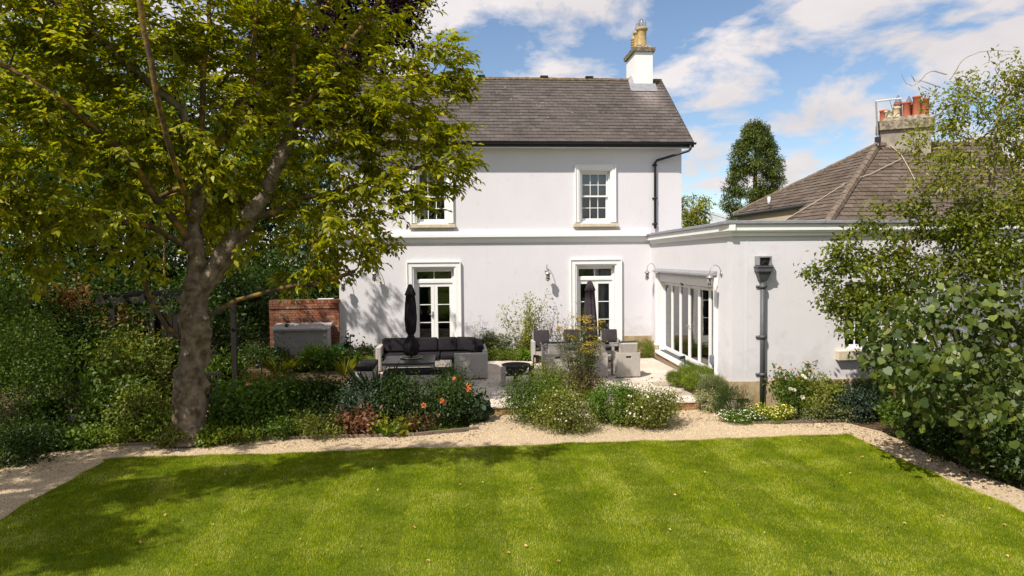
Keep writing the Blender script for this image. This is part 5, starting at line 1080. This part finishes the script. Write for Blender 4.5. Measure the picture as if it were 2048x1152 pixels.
# --- right hand side
o = tree('old_fruit_tree', (*at(1990, 700, 13.2)[:2], G), [(*at(1990, 700, 13.2)[:2], G), at(1985, 560, 13.2), at(1960, 420, 13.2), at(1990, 300, 13.2), at(2010, 200, 13.2)],
     [pb(1905, 195, 13, 45), pb(1990, 180, 13, 60), pb(1960, 270, 13, 70), pb(1880, 300, 12.9, 55), pb(2040, 260, 13, 70), pb(1860, 380, 12.8, 45), pb(1890, 240, 13, 40), pb(2030, 150, 13, 45), pb(1835, 280, 13, 25), pb(1925, 350, 13, 55), pb(2080, 340, 13, 80), pb(2010, 420, 12.6, 55), pb(2100, 200, 13, 80)], 75, 42, .28, .09, 'leaf', 'lime_leaf', 'old sparse fruit tree with tangled pale twigs at top right', bark='pale_twig', twig='pale_twig', rtip=.0062, rmax=.14)
mb = MB(); ob = np.array(o.location)
for pts in ([(1900, 160), (1930, 120), (1975, 104), (2040, 103)], [(1975, 104), (1978, 120), (1965, 130)], [(1895, 150), (1860, 146), (1835, 165), (1815, 168), (1802, 150)], [(1880, 175), (1850, 165), (1830, 160)], [(1870, 185), (1840, 172)], [(1830, 165), (1822, 150)], [(1850, 240), (1900, 225), (1960, 240), (2048, 180)], [(1930, 290), (1980, 230), (2048, 215)]):
    q = [np.array(at(x, y+rng.normal(0, 2), 12.9)-ob) for x, y in pts]; q = [2*q[0]-q[1]]+q+[2*q[-1]-q[-2]]; sm = []
    for i in range(1, len(q)-2):
        for u in np.linspace(0, 1, 7)[:-1]: sm.append(.5*((2*q[i])+(q[i+1]-q[i-1])*u+(2*q[i-1]-5*q[i]+4*q[i+1]-q[i+2])*u*u+(3*q[i]-q[i-1]-3*q[i+1]+q[i+2])*u**3)+rng.normal(0, .006, 3))
    sm.append(q[-2]); mb.tube(sm, list(np.linspace(.012, .003, len(sm))), 4, False)
tag(mb.build('bare_twigs', 'pale_twig', o), kind='stuff')
tree('climbing_shrub', (*at(1790, 830, 13.4)[:2], G), [(*at(1790, 830, 13.4)[:2], G), at(1785, 700, 13.4), at(1770, 600, 13.3), at(1760, 500, 13.3)],
     [pb(1700, 520, 13.3, 55), pb(1760, 500, 13.3, 60), pb(1680, 590, 13.2, 45), pb(1735, 590, 13.2, 60), pb(1650, 550, 13.3, 25), pb(1800, 560, 13.2, 60), pb(1710, 645, 13.1, 40), pb(1660, 620, 13.2, 20), pb(1830, 480, 13.2, 50), pb(1880, 540, 13, 60), pb(1720, 460, 13.3, 30), pb(1820, 640, 13, 50), pb(1760, 420, 13.3, 22), pb(1800, 430, 13.2, 22), pb(1930, 480, 12.8, 60), pb(1990, 500, 12.6, 60), pb(2040, 470, 12.6, 60), pb(1620, 548, 13.3, 8), pb(1850, 420, 13.1, 30), pb(2030, 560, 12.5, 60), pb(1960, 430, 12.9, 55), pb(1900, 460, 13, 50), pb(2050, 400, 12.8, 50), pb(1950, 560, 12.5, 50)], 100, 40, .22, .09, 'leaf', 'ivy_leaf', 'dense green climbing shrub against the extension wall', rmax=.09, aspect=.6, rtip=.004)
tree('redbud', (*at(1960, 930, 10.6)[:2], G), [(*at(1960, 930, 10.6)[:2], G), at(1945, 820, 10.6), at(1925, 720, 10.5), at(1900, 640, 10.4)],
     [pb(1850, 640, 10.4, 55), pb(1910, 620, 10.4, 60), pb(1780, 650, 10.3, 45), pb(1730, 690, 10.3, 35), pb(1790, 720, 10.2, 55), pb(1870, 730, 10.1, 65), pb(1950, 700, 10.2, 65), pb(2010, 640, 10.4, 60), pb(2040, 740, 10.1, 60), pb(1820, 790, 10.1, 45), pb(1920, 810, 10, 60), pb(2010, 830, 9.9, 60), pb(1860, 820, 10, 35), pb(2050, 880, 9.8, 40), pb(1960, 600, 10.5, 35), pb(2090, 650, 10.4, 70), pb(1990, 880, 9.9, 30), pb(1815, 735, 9.6, 42), pb(1900, 740, 9.2, 45), pb(1940, 800, 9.3, 45), pb(1770, 745, 10, 30), pb(1860, 790, 9.6, 40)], 115, 13, .28, .108, 'round', 'redbud_leaf', 'redbud bush with large round leaves at right edge', cat='shrub', rmax=.06, aspect=.95, droop=.9, rtip=.005, up=.15)
# a tree out of frame on the left throws the shade seen at the lower left
st_ = empty('shade_tree', (-12.2, -14.6, G), 0, 'leafy tree left of the lawn', 'tree')
_bl = [((-5.3, -14.3, 6.4), .55), ((-6.4, -14.2, 6.5), .65), ((-7.5, -14.4, 6.4), .7), ((-8.5, -14.9, 6.3), .7), ((-9.7, -15.2, 6.2), .8), ((-10.6, -16.9, 6.2), .9), ((-11.4, -16.0, 6.4), .9), ((-10.8, -18.1, 5.6), .7), ((-9.9, -17.6, 6.4), .5), ((-12.2, -14.8, 7), 1.0), ((-4.4, -14.5, 6.6), .3)]
_T = np.concatenate([np.array(c)+nrm(rng.normal(size=(int(70*r**2), 3)))*(rng.random((int(70*r**2), 1))**.4)*np.array([r, r, r*.6]) for c, r in _bl])-np.array(st_.location)
_n, _pa, _t, _b = grow([(None, [np.array(q)-np.array(st_.location) for q in ((-12.2, -14.6, G), (-12.1, -14.6, 2.5), (-11.8, -14.8, 4.8), (-10.5, -14.9, 5.9), (-8.5, -14.6, 6.3), (-6.0, -14.3, 6.4))])], _T)
tree_meshes(_n, _pa, .005, .55, .25, st_, ('branch', 'twig'), .03, sides=8); sprays(_T, np.array([0, 0, 4.]), 5, 9, .42, .135, 'tree_leaf', st_)
tree('bed_shade_tree', (-14.6, -9.2, G), [(-14.6, -9.2, G), (-14.5, -9.2, 2.2), (-14.2, -9.2, 4.4)], [((-13.4, -9.6, 5.2), (1.5, 1.6, 1.0)), ((-12.6, -8.2, 5.4), (1.2, 1.4, .9)), ((-13.0, -11.3, 5.6), (1.3, 1.2, 1.0)), ((-14.5, -8.0, 6.4), (1.6, 1.6, 1.2)), ((-13.3, -6.3, 5.2), (1.4, 1.4, 1.0)), ((-11.9, -10.4, 5.9), (.9, .9, .6))], 16, 60, .5, .15, 'leaf', 'tree_leaf', 'unseen leafy tree added to shade the left bed', rmax=.2)  # unseen tree off frame, added so its crown darkens the left bed
# trees across the garden behind the viewer (they are what the windows mirror)
for i, (x, y, h, r) in enumerate([(-26, -62, 9, 6), (-14, -66, 11, 6.5), (-2, -64, 8.5, 6), (10, -66, 10.5, 6.5), (22, -62, 9, 6), (33, -60, 11, 6.5)]):
    tree('boundary_tree', (x, y, G), [(x, y, G), (x, y, h*.4), (x+.3, y, h*.7)], [((x, y, h*.6), (r, r*.7, h*.4)), ((x-r*.5, y+1, h*.4), (r*.7, r*.6, h*.38)), ((x+r*.5, y+1, h*.42), (r*.7, r*.6, h*.4))], .6, 60, 1.5, .6, 'leaf', 'mid_leaf', ['first', 'second', 'third', 'fourth', 'fifth', 'last'][i]+' leafy tree of the row closing the garden', group='trees on the garden boundary', rmax=.4, rtip=.02)

# ------------------------------------------------------------------ beds
def sp(x, y, z=0.): return onZ(x, y, z)
# along the house wall
def wand_shrub(name, loc, h, n, leafn, size, mat, label, spread_=.35, bare=.35, kind='leaf', tipfl=None, cat='shrub', stemr=.008, aspect=.5, group=None):
    """a bundle of thin upright stems carrying loose leaves"""
    loc = np.array(loc, float); o = empty(name, loc, 0, label, cat, group); mb = MB(); P = []; tips = []
    for i in range(n):
        a = rng.uniform(0, 6.283); hh = h*rng.uniform(.6, 1.0); s = spread_*rng.uniform(.3, 1.2); b = np.array([.06*math.cos(a), .06*math.sin(a), 0]); t = np.array([s*math.cos(a), s*math.sin(a), hh]); mid = (b+t)/2+np.array([0, 0, hh*.08])+rng.normal(0, .03, 3)
        mb.tube([b, mid, t], [stemr, stemr*.7, stemr*.3], 4, False); tips.append(t)
        u = rng.uniform(bare, 1, leafn); P.append(b+(t-b)*u[:, None]+rng.normal(0, .05+.10*h*.25, (leafn, 3)))
    mb.build('stems', 'twig', o); P = np.concatenate(P); O = nrm(P-np.array([0, 0, h*.4])); foliage(P, O, size, kind, mat, 'foliage', o, aspect, .1, .5)
    if tipfl:
        fm, k, fs, rr = tipfl; Q = np.concatenate([np.array(t)+rng.normal(0, rr, (k, 3))*np.array([1, 1, .35]) for t in tips]); flower_part(Q, np.tile(UPV, (len(Q), 1)), fs, fm, o, False)
    return o
wand_shrub('wall_shrub', (.36, -.5, 0), 2.2, 18, 75, .085, 'lime_leaf', 'tall airy yellow green shrub against the white wall', .75, .25)
wand_shrub('wall_shrub', (.95, -.5, 0), 1.85, 9, 16, .05, 'olive_leaf', 'thin pale stems beside the airy wall shrub', .5, .5)
shrub('sage_bush', (-.55, -.45, 0), .55, .4, .78, 3600, .07, 'leaf', 'grey_leaf', 'grey green bush below the tall wall shrub'); shrub('sage_bush', (.5, -.45, 0), .45, .35, .72, 2600, .07, 'leaf', 'grey_leaf', 'grey green bush left of the dining chairs')
for x, r, l in ((-.65, .55, 'low bright green hedge mound beside the sofa'), (.15, .5, 'low bright green hedge mound below the wall shrub'), (.62, .4, 'low bright green hedge mound by the dining chair')): shrub('low_hedge', (x, -.85, 0), r, .3, .38, 4200, .04, 'leaf', 'hedge_leaf', l, group='low hedge mounds along the wall bed', stems=0, k=10)
shrub('bergenia', (.32, -1.05, .02), .2, .14, .3, 120, .13, 'round', 'fresh_leaf', 'clump of broad green leaves on the low hedge', 'plant', k=4, aspect=.9, stems=0)
wand_shrub('verbena', (-1.15, -.5, 0), 1.45, 9, 16, .06, 'grey_leaf', 'tall thin verbena stems right of the sofa', .4, .05, tipfl=('f_blue', 5, .018, .05), cat='flower'); wand_shrub('verbena', (-.8, -.6, 0), 1.05, 9, 30, .06, 'olive_leaf', 'shorter verbena stems against the wall by the sofa', .4, .05, tipfl=('f_blue', 4, .018, .05), cat='flower')
shrub('lavender_mound', (4.05, -.75, 0), .42, .35, .48, 3200, .09, 'tri', 'hedge_leaf', 'green mound in the corner by the bifold door', aspect=.12, droop=-.5, spread=.9, stems=0); shrub('lavender_mound', (3.55, -.6, 0), .35, .3, .35, 2000, .09, 'tri', 'hedge_leaf', 'green mound behind the last dining chair', aspect=.12, droop=-.5, spread=.9, stems=0)
wand_shrub('verbena', (1.45, -.5, 0), 1.8, 7, 6, .04, 'olive_leaf', 'tall dry flower stems behind the dining chairs', .5, .2, tipfl=('f_umbel', 6, .016, .07), cat='flower')
shrub('flower_bed_plant', (-4.4, -.75, 0), .5, .35, .55, 2400, .07, 'leaf', 'mid_leaf', 'leafy plant with pink flowers left of the sofa', 'plant', flowers=('f_pink', 14, .035, False)); shrub('flower_bed_plant', (-3.9, -.55, 0), .4, .3, .75, 1500, .07, 'leaf', 'olive_leaf', 'loose leafy plant behind the sofa end', 'plant', flowers=('f_white', 30, .02, False))
wand_shrub('magnolia', (-4.95, -.6, 0), .95, 6, 16, .15, 'dark_leaf', 'dark large leaved young shrub by the spike light', .3, .4, aspect=.45)
# centre island
shrub('daisy_bush', sp(1070, 845, G), .62, .5, .85, 7000, .05, 'leaf', 'mid_leaf', 'green bush at the left end of the centre planting', flowers=('f_white', 60, .018, False), k=20, jut=.3); shrub('daisy_bush', sp(1130, 858, G), .62, .5, .72, 7500, .05, 'leaf', 'olive_leaf', 'bush with scattered white daisies before the fennel', flowers=('f_white', 110, .02, False), k=20, jut=.3)
shrub('daisy_bush', sp(1220, 846, G), .5, .45, .85, 6500, .05, 'leaf', 'fresh_leaf', 'rounded dark green bush in the centre planting', k=20); shrub('daisy_bush', sp(1300, 852, G), .56, .48, .68, 7500, .055, 'leaf', 'olive_leaf', 'bush covered in cream daisies at the gravel edge', flowers=('f_white', 170, .024, False), k=22, jut=.35)
shrub('grey_bush', sp(1262, 842, G), .3, .3, .62, 2500, .05, 'leaf', 'grey_leaf', 'small grey bush between the two green bushes'); shrub('small_shrub', sp(1110, 820, G), .5, .3, 1.0, 2600, .06, 'leaf', 'olive_leaf', 'thin feathery plant behind the daisies', 'plant', k=10, jut=.5)
shrub('small_shrub', sp(1090, 812, G), .42, .3, .72, 2600, .06, 'leaf', 'fresh_leaf', 'bright green bush by the fire pit leg', k=10)
fe = wand_shrub('fennel', sp(1160, 815, G), 2.0, 22, 190, .13, 'fennel_leaf', 'tall bronze fennel with yellow flower heads', .48, .10, 'tri', tipfl=('f_umbel', 24, .020, .07), cat='plant', aspect=.13, stemr=.011)
shrub('bronze_plant', sp(1188, 818, G), .2, .2, .95, 500, .07, 'leaf', 'bronze_leaf', 'reddish leaved plant beside the fennel', 'plant', k=8, jut=.5); shrub('bronze_plant', sp(1150, 818, G), .3, .25, .95, 1500, .10, 'tri', 'bronze_leaf', 'brown stems at the foot of the fennel', 'plant', k=8, aspect=.08, jut=.5)
# right hand corner
shrub('lavender_mound', (4.0, -5.9, 0), .66, .85, .52, 15000, .10, 'tri', 'hedge_leaf', 'big clipped green mound at the extension corner', aspect=.10, droop=-.5, spread=.9, stems=0, k=8, jut=.05); shrub('lavender_mound', (4.05, -6.9, .0), .5, .4, .40, 5000, .09, 'tri', 'grey_leaf', 'grey green edge of the clipped mound', aspect=.10, droop=-.5, spread=.9, stems=0, k=8)
shrub('variegated_shrub', sp(1418, 823, G), .32, .28, .42, 1500, .05, 'leaf', 'varieg_leaf', 'variegated cream and green plant beside the step', 'plant'); shrub('rosemary', sp(1465, 832, G), .38, .34, .62, 4500, .06, 'tri', 'dark_leaf', 'small dark green rosemary at the extension corner', aspect=.14, droop=-.6, spread=.9)
shrub('daisy_carpet', sp(1482, 845, G), .52, .28, .24, 2600, .04, 'leaf', 'fresh_leaf', 'carpet of small white daisies on the gravel edge', 'flower', flowers=('f_white', 330, .015, False), stems=0); shrub('daisy_carpet', sp(1545, 842, G), .50, .3, .30, 2600, .04, 'leaf', 'hedge_leaf', 'carpet of small yellow flowers on the gravel edge', 'flower', flowers=('f_yellow', 420, .017, False), stems=0)
h_ = wand_shrub('helenium', sp(1540, 806, G), .92, 34, 42, .09, 'fresh_leaf', 'leafy helenium with orange flowers below the downpipe', .42, .05, tipfl=('f_gold', 2, .028, .03), cat='flower'); wand_shrub('helenium', sp(1590, 812, G), .95, 26, 40, .09, 'mid_leaf', 'helenium with orange flowers right of the downpipe', .42, .05, tipfl=('f_gold', 1, .026, .03), cat='flower')
rs = shrub('white_rose', sp(1595, 832, G), .45, .35, .80, 2200, .06, 'leaf', 'mid_leaf', 'rose bush with white blooms in the right border'); flower_part(np.array([(-.28, -.25, .62), (-.22, -.28, .6), (.0, -.2, .88), (.03, -.25, .84), (.22, -.35, .30), (-.05, -.3, .45)]), np.tile(np.array([0, -1., .5]), (6, 1)), .05, 'f_white', rs, True)
shrub('border_bush', sp(1640, 836, G), .5, .35, .82, 3500, .07, 'leaf', 'olive_leaf', 'olive bush with a few orange flowers in the right border', flowers=('f_gold', 9, .03, False)); shrub('border_bush', sp(1700, 838, G), .55, .4, .72, 4200, .06, 'leaf', 'blue_leaf', 'grey green low bush right of the olive bush'); shrub('border_bush', sp(1755, 836, G), .6, .45, .8, 4500, .06, 'leaf', 'dark_leaf', 'dark bush before the redbud')
shrub('border_bush', sp(1650, 842, G), .7, .22, .34, 3000, .05, 'leaf', 'grey_leaf', 'low grey foliage along the right edging board', stems=0)
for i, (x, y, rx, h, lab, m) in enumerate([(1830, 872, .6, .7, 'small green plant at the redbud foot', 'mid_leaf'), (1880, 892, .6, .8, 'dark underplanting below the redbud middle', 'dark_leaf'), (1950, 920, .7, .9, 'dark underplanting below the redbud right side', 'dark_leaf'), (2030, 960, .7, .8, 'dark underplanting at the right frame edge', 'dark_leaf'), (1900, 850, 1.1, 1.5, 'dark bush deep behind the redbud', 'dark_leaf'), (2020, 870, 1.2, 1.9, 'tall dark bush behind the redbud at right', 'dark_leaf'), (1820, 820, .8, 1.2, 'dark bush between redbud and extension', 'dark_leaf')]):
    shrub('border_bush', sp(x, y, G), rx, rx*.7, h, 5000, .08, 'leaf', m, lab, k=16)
# left front beds
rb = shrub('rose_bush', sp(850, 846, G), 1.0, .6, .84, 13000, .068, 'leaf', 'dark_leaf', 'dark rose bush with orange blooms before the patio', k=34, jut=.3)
bl_ = np.array(rb.location); flower_part(np.array([onY(x, y, bl_[1]-dy_)-bl_ for x, y, dy_ in ((848, 811, .5), (884, 802, .52), (889, 805, .5), (908, 757, .1), (937, 770, .1), (938, 779, .15), (935, 777, .12))]), np.tile(np.array([0, -1., .3]), (7, 1)), .055, 'f_orange', rb, True); flower_part(np.array([onY(877, 830, bl_[1]-.55)-bl_]), np.array([[0, -1., .3]]), .045, 'f_pink', rb, True)
shrub('rose_bush', sp(905, 800, 0), .42, .3, .75, 1600, .06, 'leaf', 'mid_leaf', 'looser yellow flowering plant behind the orange roses', 'plant', flowers=('f_gold', 8, .03, False), jut=.5); shrub('gunnera', sp(952, 842, G), .28, .3, .5, 330, .12, 'round', 'blue_leaf', 'grey leaved plant beside the step', 'plant', aspect=.95, k=6)
def blades(name, loc, n, h, w_, mat, label, tilt=.5, cat='plant', kind='blade'):
    o = empty(name, loc, 0, label, cat); a = rng.uniform(0, 6.283, n); A = nrm(np.stack([np.cos(a)*tilt*rng.uniform(.2, 1.3, n), np.sin(a)*tilt*rng.uniform(.2, 1.3, n), np.ones(n)], 1)); P = np.stack([np.cos(a), np.sin(a), 0*a], 1)*rng.uniform(0, h*.18, (n, 1))
    N = np.stack([-np.cos(a), -np.sin(a), np.full(n, .6)], 1); L = h*rng.uniform(.6, 1.1, n); V = leaf_faces(P, A, N, L, np.full(n, w_), kind); tag(np_mesh('leaves', V, NPF[kind], mat, o), kind='stuff'); return o
blades('yucca', sp(752, 822, 0), 110, 1.0, .045, 'blue_leaf', 'spiky dark yucca below the patio corner', .45); blades('iris', sp(690, 752, 0), 40, .55, .03, 'lime_leaf', 'pale green iris leaves at the patio left edge', .5); blades('iris', sp(600, 745, 0), 170, .6, .012, 'olive_leaf', 'grassy clump before the storage box', .8); blades('iris', sp(560, 752, 0), 120, .6, .012, 'lime_leaf', 'pale reed clump by the pond', .7)
for i, (x, y, z, rx, h, n, s, m, lab) in enumerate([(735, 850, G, .55, .85, 5200, .06, 'blue_leaf', 'blue green euphorbia under the yucca'), (645, 742, 0, .5, .62, 2200, .1, 'fresh_leaf', 'ferny plant in front of the storage box'), (690, 738, 0, .45, .42, 2400, .09, 'mid_leaf', 'green plant at foot of the watering can'), (625, 735, 0, .4, .45, 1600, .1, 'hedge_leaf', 'yellow green fern beside the pond'), (530, 735, 0, .7, .6, 3200, .08, 'dark_leaf', 'dark plant by the bark path'), (742, 738, 0, .3, .4, 1200, .06, 'hedge_leaf', 'low plant at the sofa left arm'),
    (490, 862, G, .72, .95, 5600, .09, 'fresh_leaf', 'bright green bushy plant right of the big trunk'), (600, 815, 0, .75, .55, 4200, .085, 'mid_leaf', 'green leafy plant behind the low stone wall'), (665, 815, 0, .55, .5, 3200, .07, 'dark_leaf', 'dark green plant behind the low wall end'), (545, 800, 0, .5, .6, 1900, .07, 'bronze_leaf', 'brownish grass clump behind the low wall'), (560, 872, G, .7, .35, 2600, .06, 'mid_leaf', 'low ground plant in front of the low stone wall'), (650, 870, G, .7, .32, 2600, .06, 'olive_leaf', 'low olive ground plant along the edging'), (470, 886, G, .45, .28, 1500, .06, 'hedge_leaf', 'small yellow green plant at the gravel edge'), (790, 868, G, .4, .30, 500, .09, 'lime_leaf', 'yellow green lobed plant on the gravel edge'), (835, 862, G, .4, .28, 900, .05, 'bronze_leaf', 'bronze low plant before the roses'), (715, 868, G, .35, .5, 500, .1, 'bronze_leaf', 'withered brown plant among the green'),
    (340, 880, G, .6, .5, 2500, .08, 'hedge_leaf', 'ivy clump at the big trunk foot'), (285, 868, G, .6, .85, 3000, .08, 'olive_leaf', 'green plant left of the big trunk'), (230, 865, G, .7, .95, 4200, .085, 'mid_leaf', 'leafy plant with blue flowers in the left bed'), (160, 892, G, .5, .26, 3000, .08, 'mid_leaf', 'low leafy plant before the left coping stones'), (85, 872, G, .4, .7, 2200, .08, 'dark_leaf', 'dark plant left of the coping stones'), (20, 880, G, 1.1, 2.4, 14000, .06, 'mid_leaf', 'tall fine leaved shrub at the left edge'), (90, 900, G, .5, .5, 2400, .07, 'dark_leaf', 'dark low plant beside the gravel at left'), (15, 925, G, .6, .6, 2600, .07, 'dark_leaf', 'dark low plant in the left gravel corner'), (420, 790, 0, .5, .5, 2000, .09, 'mid_leaf', 'plant behind the trunk by the timber rail'), (352, 893, G, .3, .34, 1200, .07, 'olive_leaf', 'yellowish plant hiding the left of the trunk foot'), (418, 891, G, .3, .3, 1100, .07, 'hedge_leaf', 'tuft before the right of the trunk foot'), (430, 884, G, .4, .3, 1300, .07, 'mid_leaf', 'low plant right of the trunk foot'), (210, 890, G, .5, .3, 1700, .06, 'hedge_leaf', 'low yellow green plant along the left gravel'), (600, 848, G, .6, .5, 2500, .07, 'dark_leaf', 'dark stems in front of the low wall'), (690, 846, G, .45, .45, 1600, .07, 'dark_leaf', 'dark plant at the low wall right end')]):
    shrub('bed_plant', sp(x, y, z), rx, rx*.6, h, n, s, 'leaf', m, lab, 'plant', k=14, jut=.35, aspect=.5, flowers=('f_blue', 40, .02, False) if 'blue flowers' in lab else None)
blades('lily', sp(470, 880, G), 30, .45, .035, 'fresh_leaf', 'strappy green leaves beside the bright bushy plant', .8); blades('lily', sp(770, 872, G), 26, .4, .03, 'fresh_leaf', 'strappy green leaves before the euphorbia', .9)
wand_shrub('bigleaf_shrub', sp(200, 850, G), 1.9, 15, 22, .16, 'fresh_leaf', 'loose shrub with broad pointed leaves in the left bed', .95, .35, aspect=.55)
for x, y, z, rx, h, lab, mt in ((270, 815, 0, .8, 1.55, 'leafy shrub half covering the pergola', 'olive_leaf'), (180, 800, 0, .9, 1.9, 'dark shrub below the smoke bush', 'dark_leaf'), (330, 790, 0, .5, 1.1, 'dark shrub before the garden bench', 'dark_leaf'), (455, 790, 0, .45, .9, 'shrub at the timber post foot', 'mid_leaf')):
    shrub('bed_shrub', sp(x, y, z), rx, rx*.7, h, 5200, .1, 'leaf', mt, lab, k=16, jut=.4)
b = at(300, 640, 15.3); tree('pergola_creeper', (b[0], b[1], 0), [(b[0], b[1], 0), at(300, 700, 15.3), at(290, 620, 15.3)], [pb(270, 610, 15.2, 30), pb(330, 605, 15.2, 28), pb(250, 660, 15.2, 25), pb(400, 600, 15.4, 22), pb(290, 690, 15.1, 28)], 60, 40, .3, .1, 'leaf', 'dark_leaf', 'dark creeper trailing over the pergola', cat='creeper', rmax=.04)
# smoke bush and far left shrubs
b = at(150, 760, 16); tree('smoke_bush', (b[0], b[1], 0), [(b[0], b[1], 0), at(150, 680, 16), at(145, 600, 16)], [pb(120, 590, 16, 45), pb(190, 620, 16, 45), pb(90, 640, 16, 40), pb(240, 660, 16, 35)], 22, 60, .4, .10, 'leaf', 'smoke_leaf', 'smoke bush with rusty orange plumes at left', cat='shrub', rmax=.06)
b = at(40, 760, 15); tree('left_shrub', (b[0], b[1], 0), [(b[0], b[1], 0), at(40, 700, 15), at(40, 640, 15)], [pb(30, 610, 15, 60), pb(60, 680, 15, 60), pb(120, 690, 14.6, 45), pb(-20, 650, 15, 60)], 30, 60, .35, .11, 'leaf', 'mid_leaf', 'leafy shrub below the smoke bush', cat='shrub', rmax=.06)
# fallen leaves on the lawn and gravel
fl = None; spots = [(920, 969, 1), (965, 965, 1), (1016, 1106, 2), (1052, 1092, 2), (1117, 1123, 2), (815, 1108, 2), (857, 1122, 2), (828, 1055, 2), (1265, 1022, 1), (1350, 990, 2), (1062, 978, 2), (700, 970, 2), (664, 970, 2), (756, 980, 1), (1000, 1000, 1), (1568, 968, 3), (1668, 971, 3), (1885, 1033, 2), (2008, 1050, 2), (2015, 1112, 2), (1810, 1047, 1), (1775, 1053, 1), (1683, 952, 1), (1700, 947, 1), (1600, 882, 1), (1725, 914, 2), (1980, 1018, 1), (1640, 1045, 0), (1529, 1066, 0), (1480, 1010, 1), (500, 965, 1), (780, 935, 1), (640, 935, 1), (985, 925, 1), (1410, 945, 1), (1345, 945, 1), (390, 1132, 2), (280, 1085, 2), (130, 1085, 2), (425, 1050, 1), (380, 1035, 0), (365, 1042, 0), (330, 1030, 2), (304, 969, 0), (1660, 1145, 3), (600, 1080, 2), (720, 1095, 2), (450, 950, 0), (745, 938, 0), (1340, 1060, 1)]
pm('leaf_yellow', (.4, .38, .1), .8, .2, 30); pm('petal', (.75, .74, .68), .8, .05, 30); pm('leaf_dark', (.05, .04, .03), .8, .2, 30)
fm = {}
for x, y, c in spots:
    if c not in fm:
        mb = MB(); L = (.02, .045, .05, .045)[c]; mb.add([(0, -L*.5, 0), (L*.32, -L*.1, .012), (L*.2, L*.3, .018), (0, L*.55, .006), (-L*.22, L*.28, .02), (-L*.34, -L*.12, .01), (0, 0, 0)], [(0, 1, 6), (1, 2, 6), (2, 3, 6), (3, 4, 6), (4, 5, 6), (5, 0, 6)]); o = mb.build('fallen_leaf', ('petal', 'leaf_yellow', 'fallen', 'leaf_dark')[c]); fm[c] = o.data
    else: o = bpy.data.objects.new('fallen_leaf', fm[c]); COL.objects.link(o)
    p = sp(x, y, G+.036); o.location = p; o.rotation_euler = (random.uniform(-.4, .4), random.uniform(-.4, .4), random.uniform(0, 6.28))
    tag(o, ('white petal lying on the mown lawn', 'pale yellow fallen leaf lying on the lawn', 'curled brown fallen leaf lying on the lawn', 'dark shrivelled scrap lying on the lawn')[c], 'leaf', ('white petals on the lawn', 'yellow leaves on the lawn', 'brown leaves on the lawn', 'dark scraps on the lawn')[c])

# leaf litter blown along the gravel and bed edges
def litter(n):
    X, Y = [], []
    for (x0, y0), (x1, y1), m, sg in (((1690, 850), (2040, 985), .45, .35), ((150, 905), (960, 868), .3, .2), ((0, 950), (200, 905), .1, .3), ((1400, 840), (1690, 850), .15, .2)):
        k = int(n*m); u = rng.random(k); a, b = onZ(x0, y0, G), onZ(x1, y1, G); X.append(a[0]+(b[0]-a[0])*u+rng.normal(0, sg, k)); Y.append(a[1]+(b[1]-a[1])*u+rng.normal(0, sg, k))
    X, Y = np.concatenate(X), np.concatenate(Y); k = len(X); P = np.stack([X, Y, np.full(k, G+.012)], 1); a = rng.uniform(0, 6.283, k); A = np.stack([np.cos(a), np.sin(a), rng.normal(0, .2, k)], 1); N = UPV+rng.normal(0, .3, (k, 3)); L = rng.uniform(.02, .06, k)
    tag(np_mesh('leaf_litter', leaf_faces(P, A, N, L, L*.5, 'leaf'), 4, 'litter'), 'brown leaf litter scattered along the gravel edges', 'leaves', kind='stuff')
im('litter', [(.12, .06, .03), (.25, .12, .05), (.33, .2, .08), (.16, .1, .05)], .9)
litter(1500)
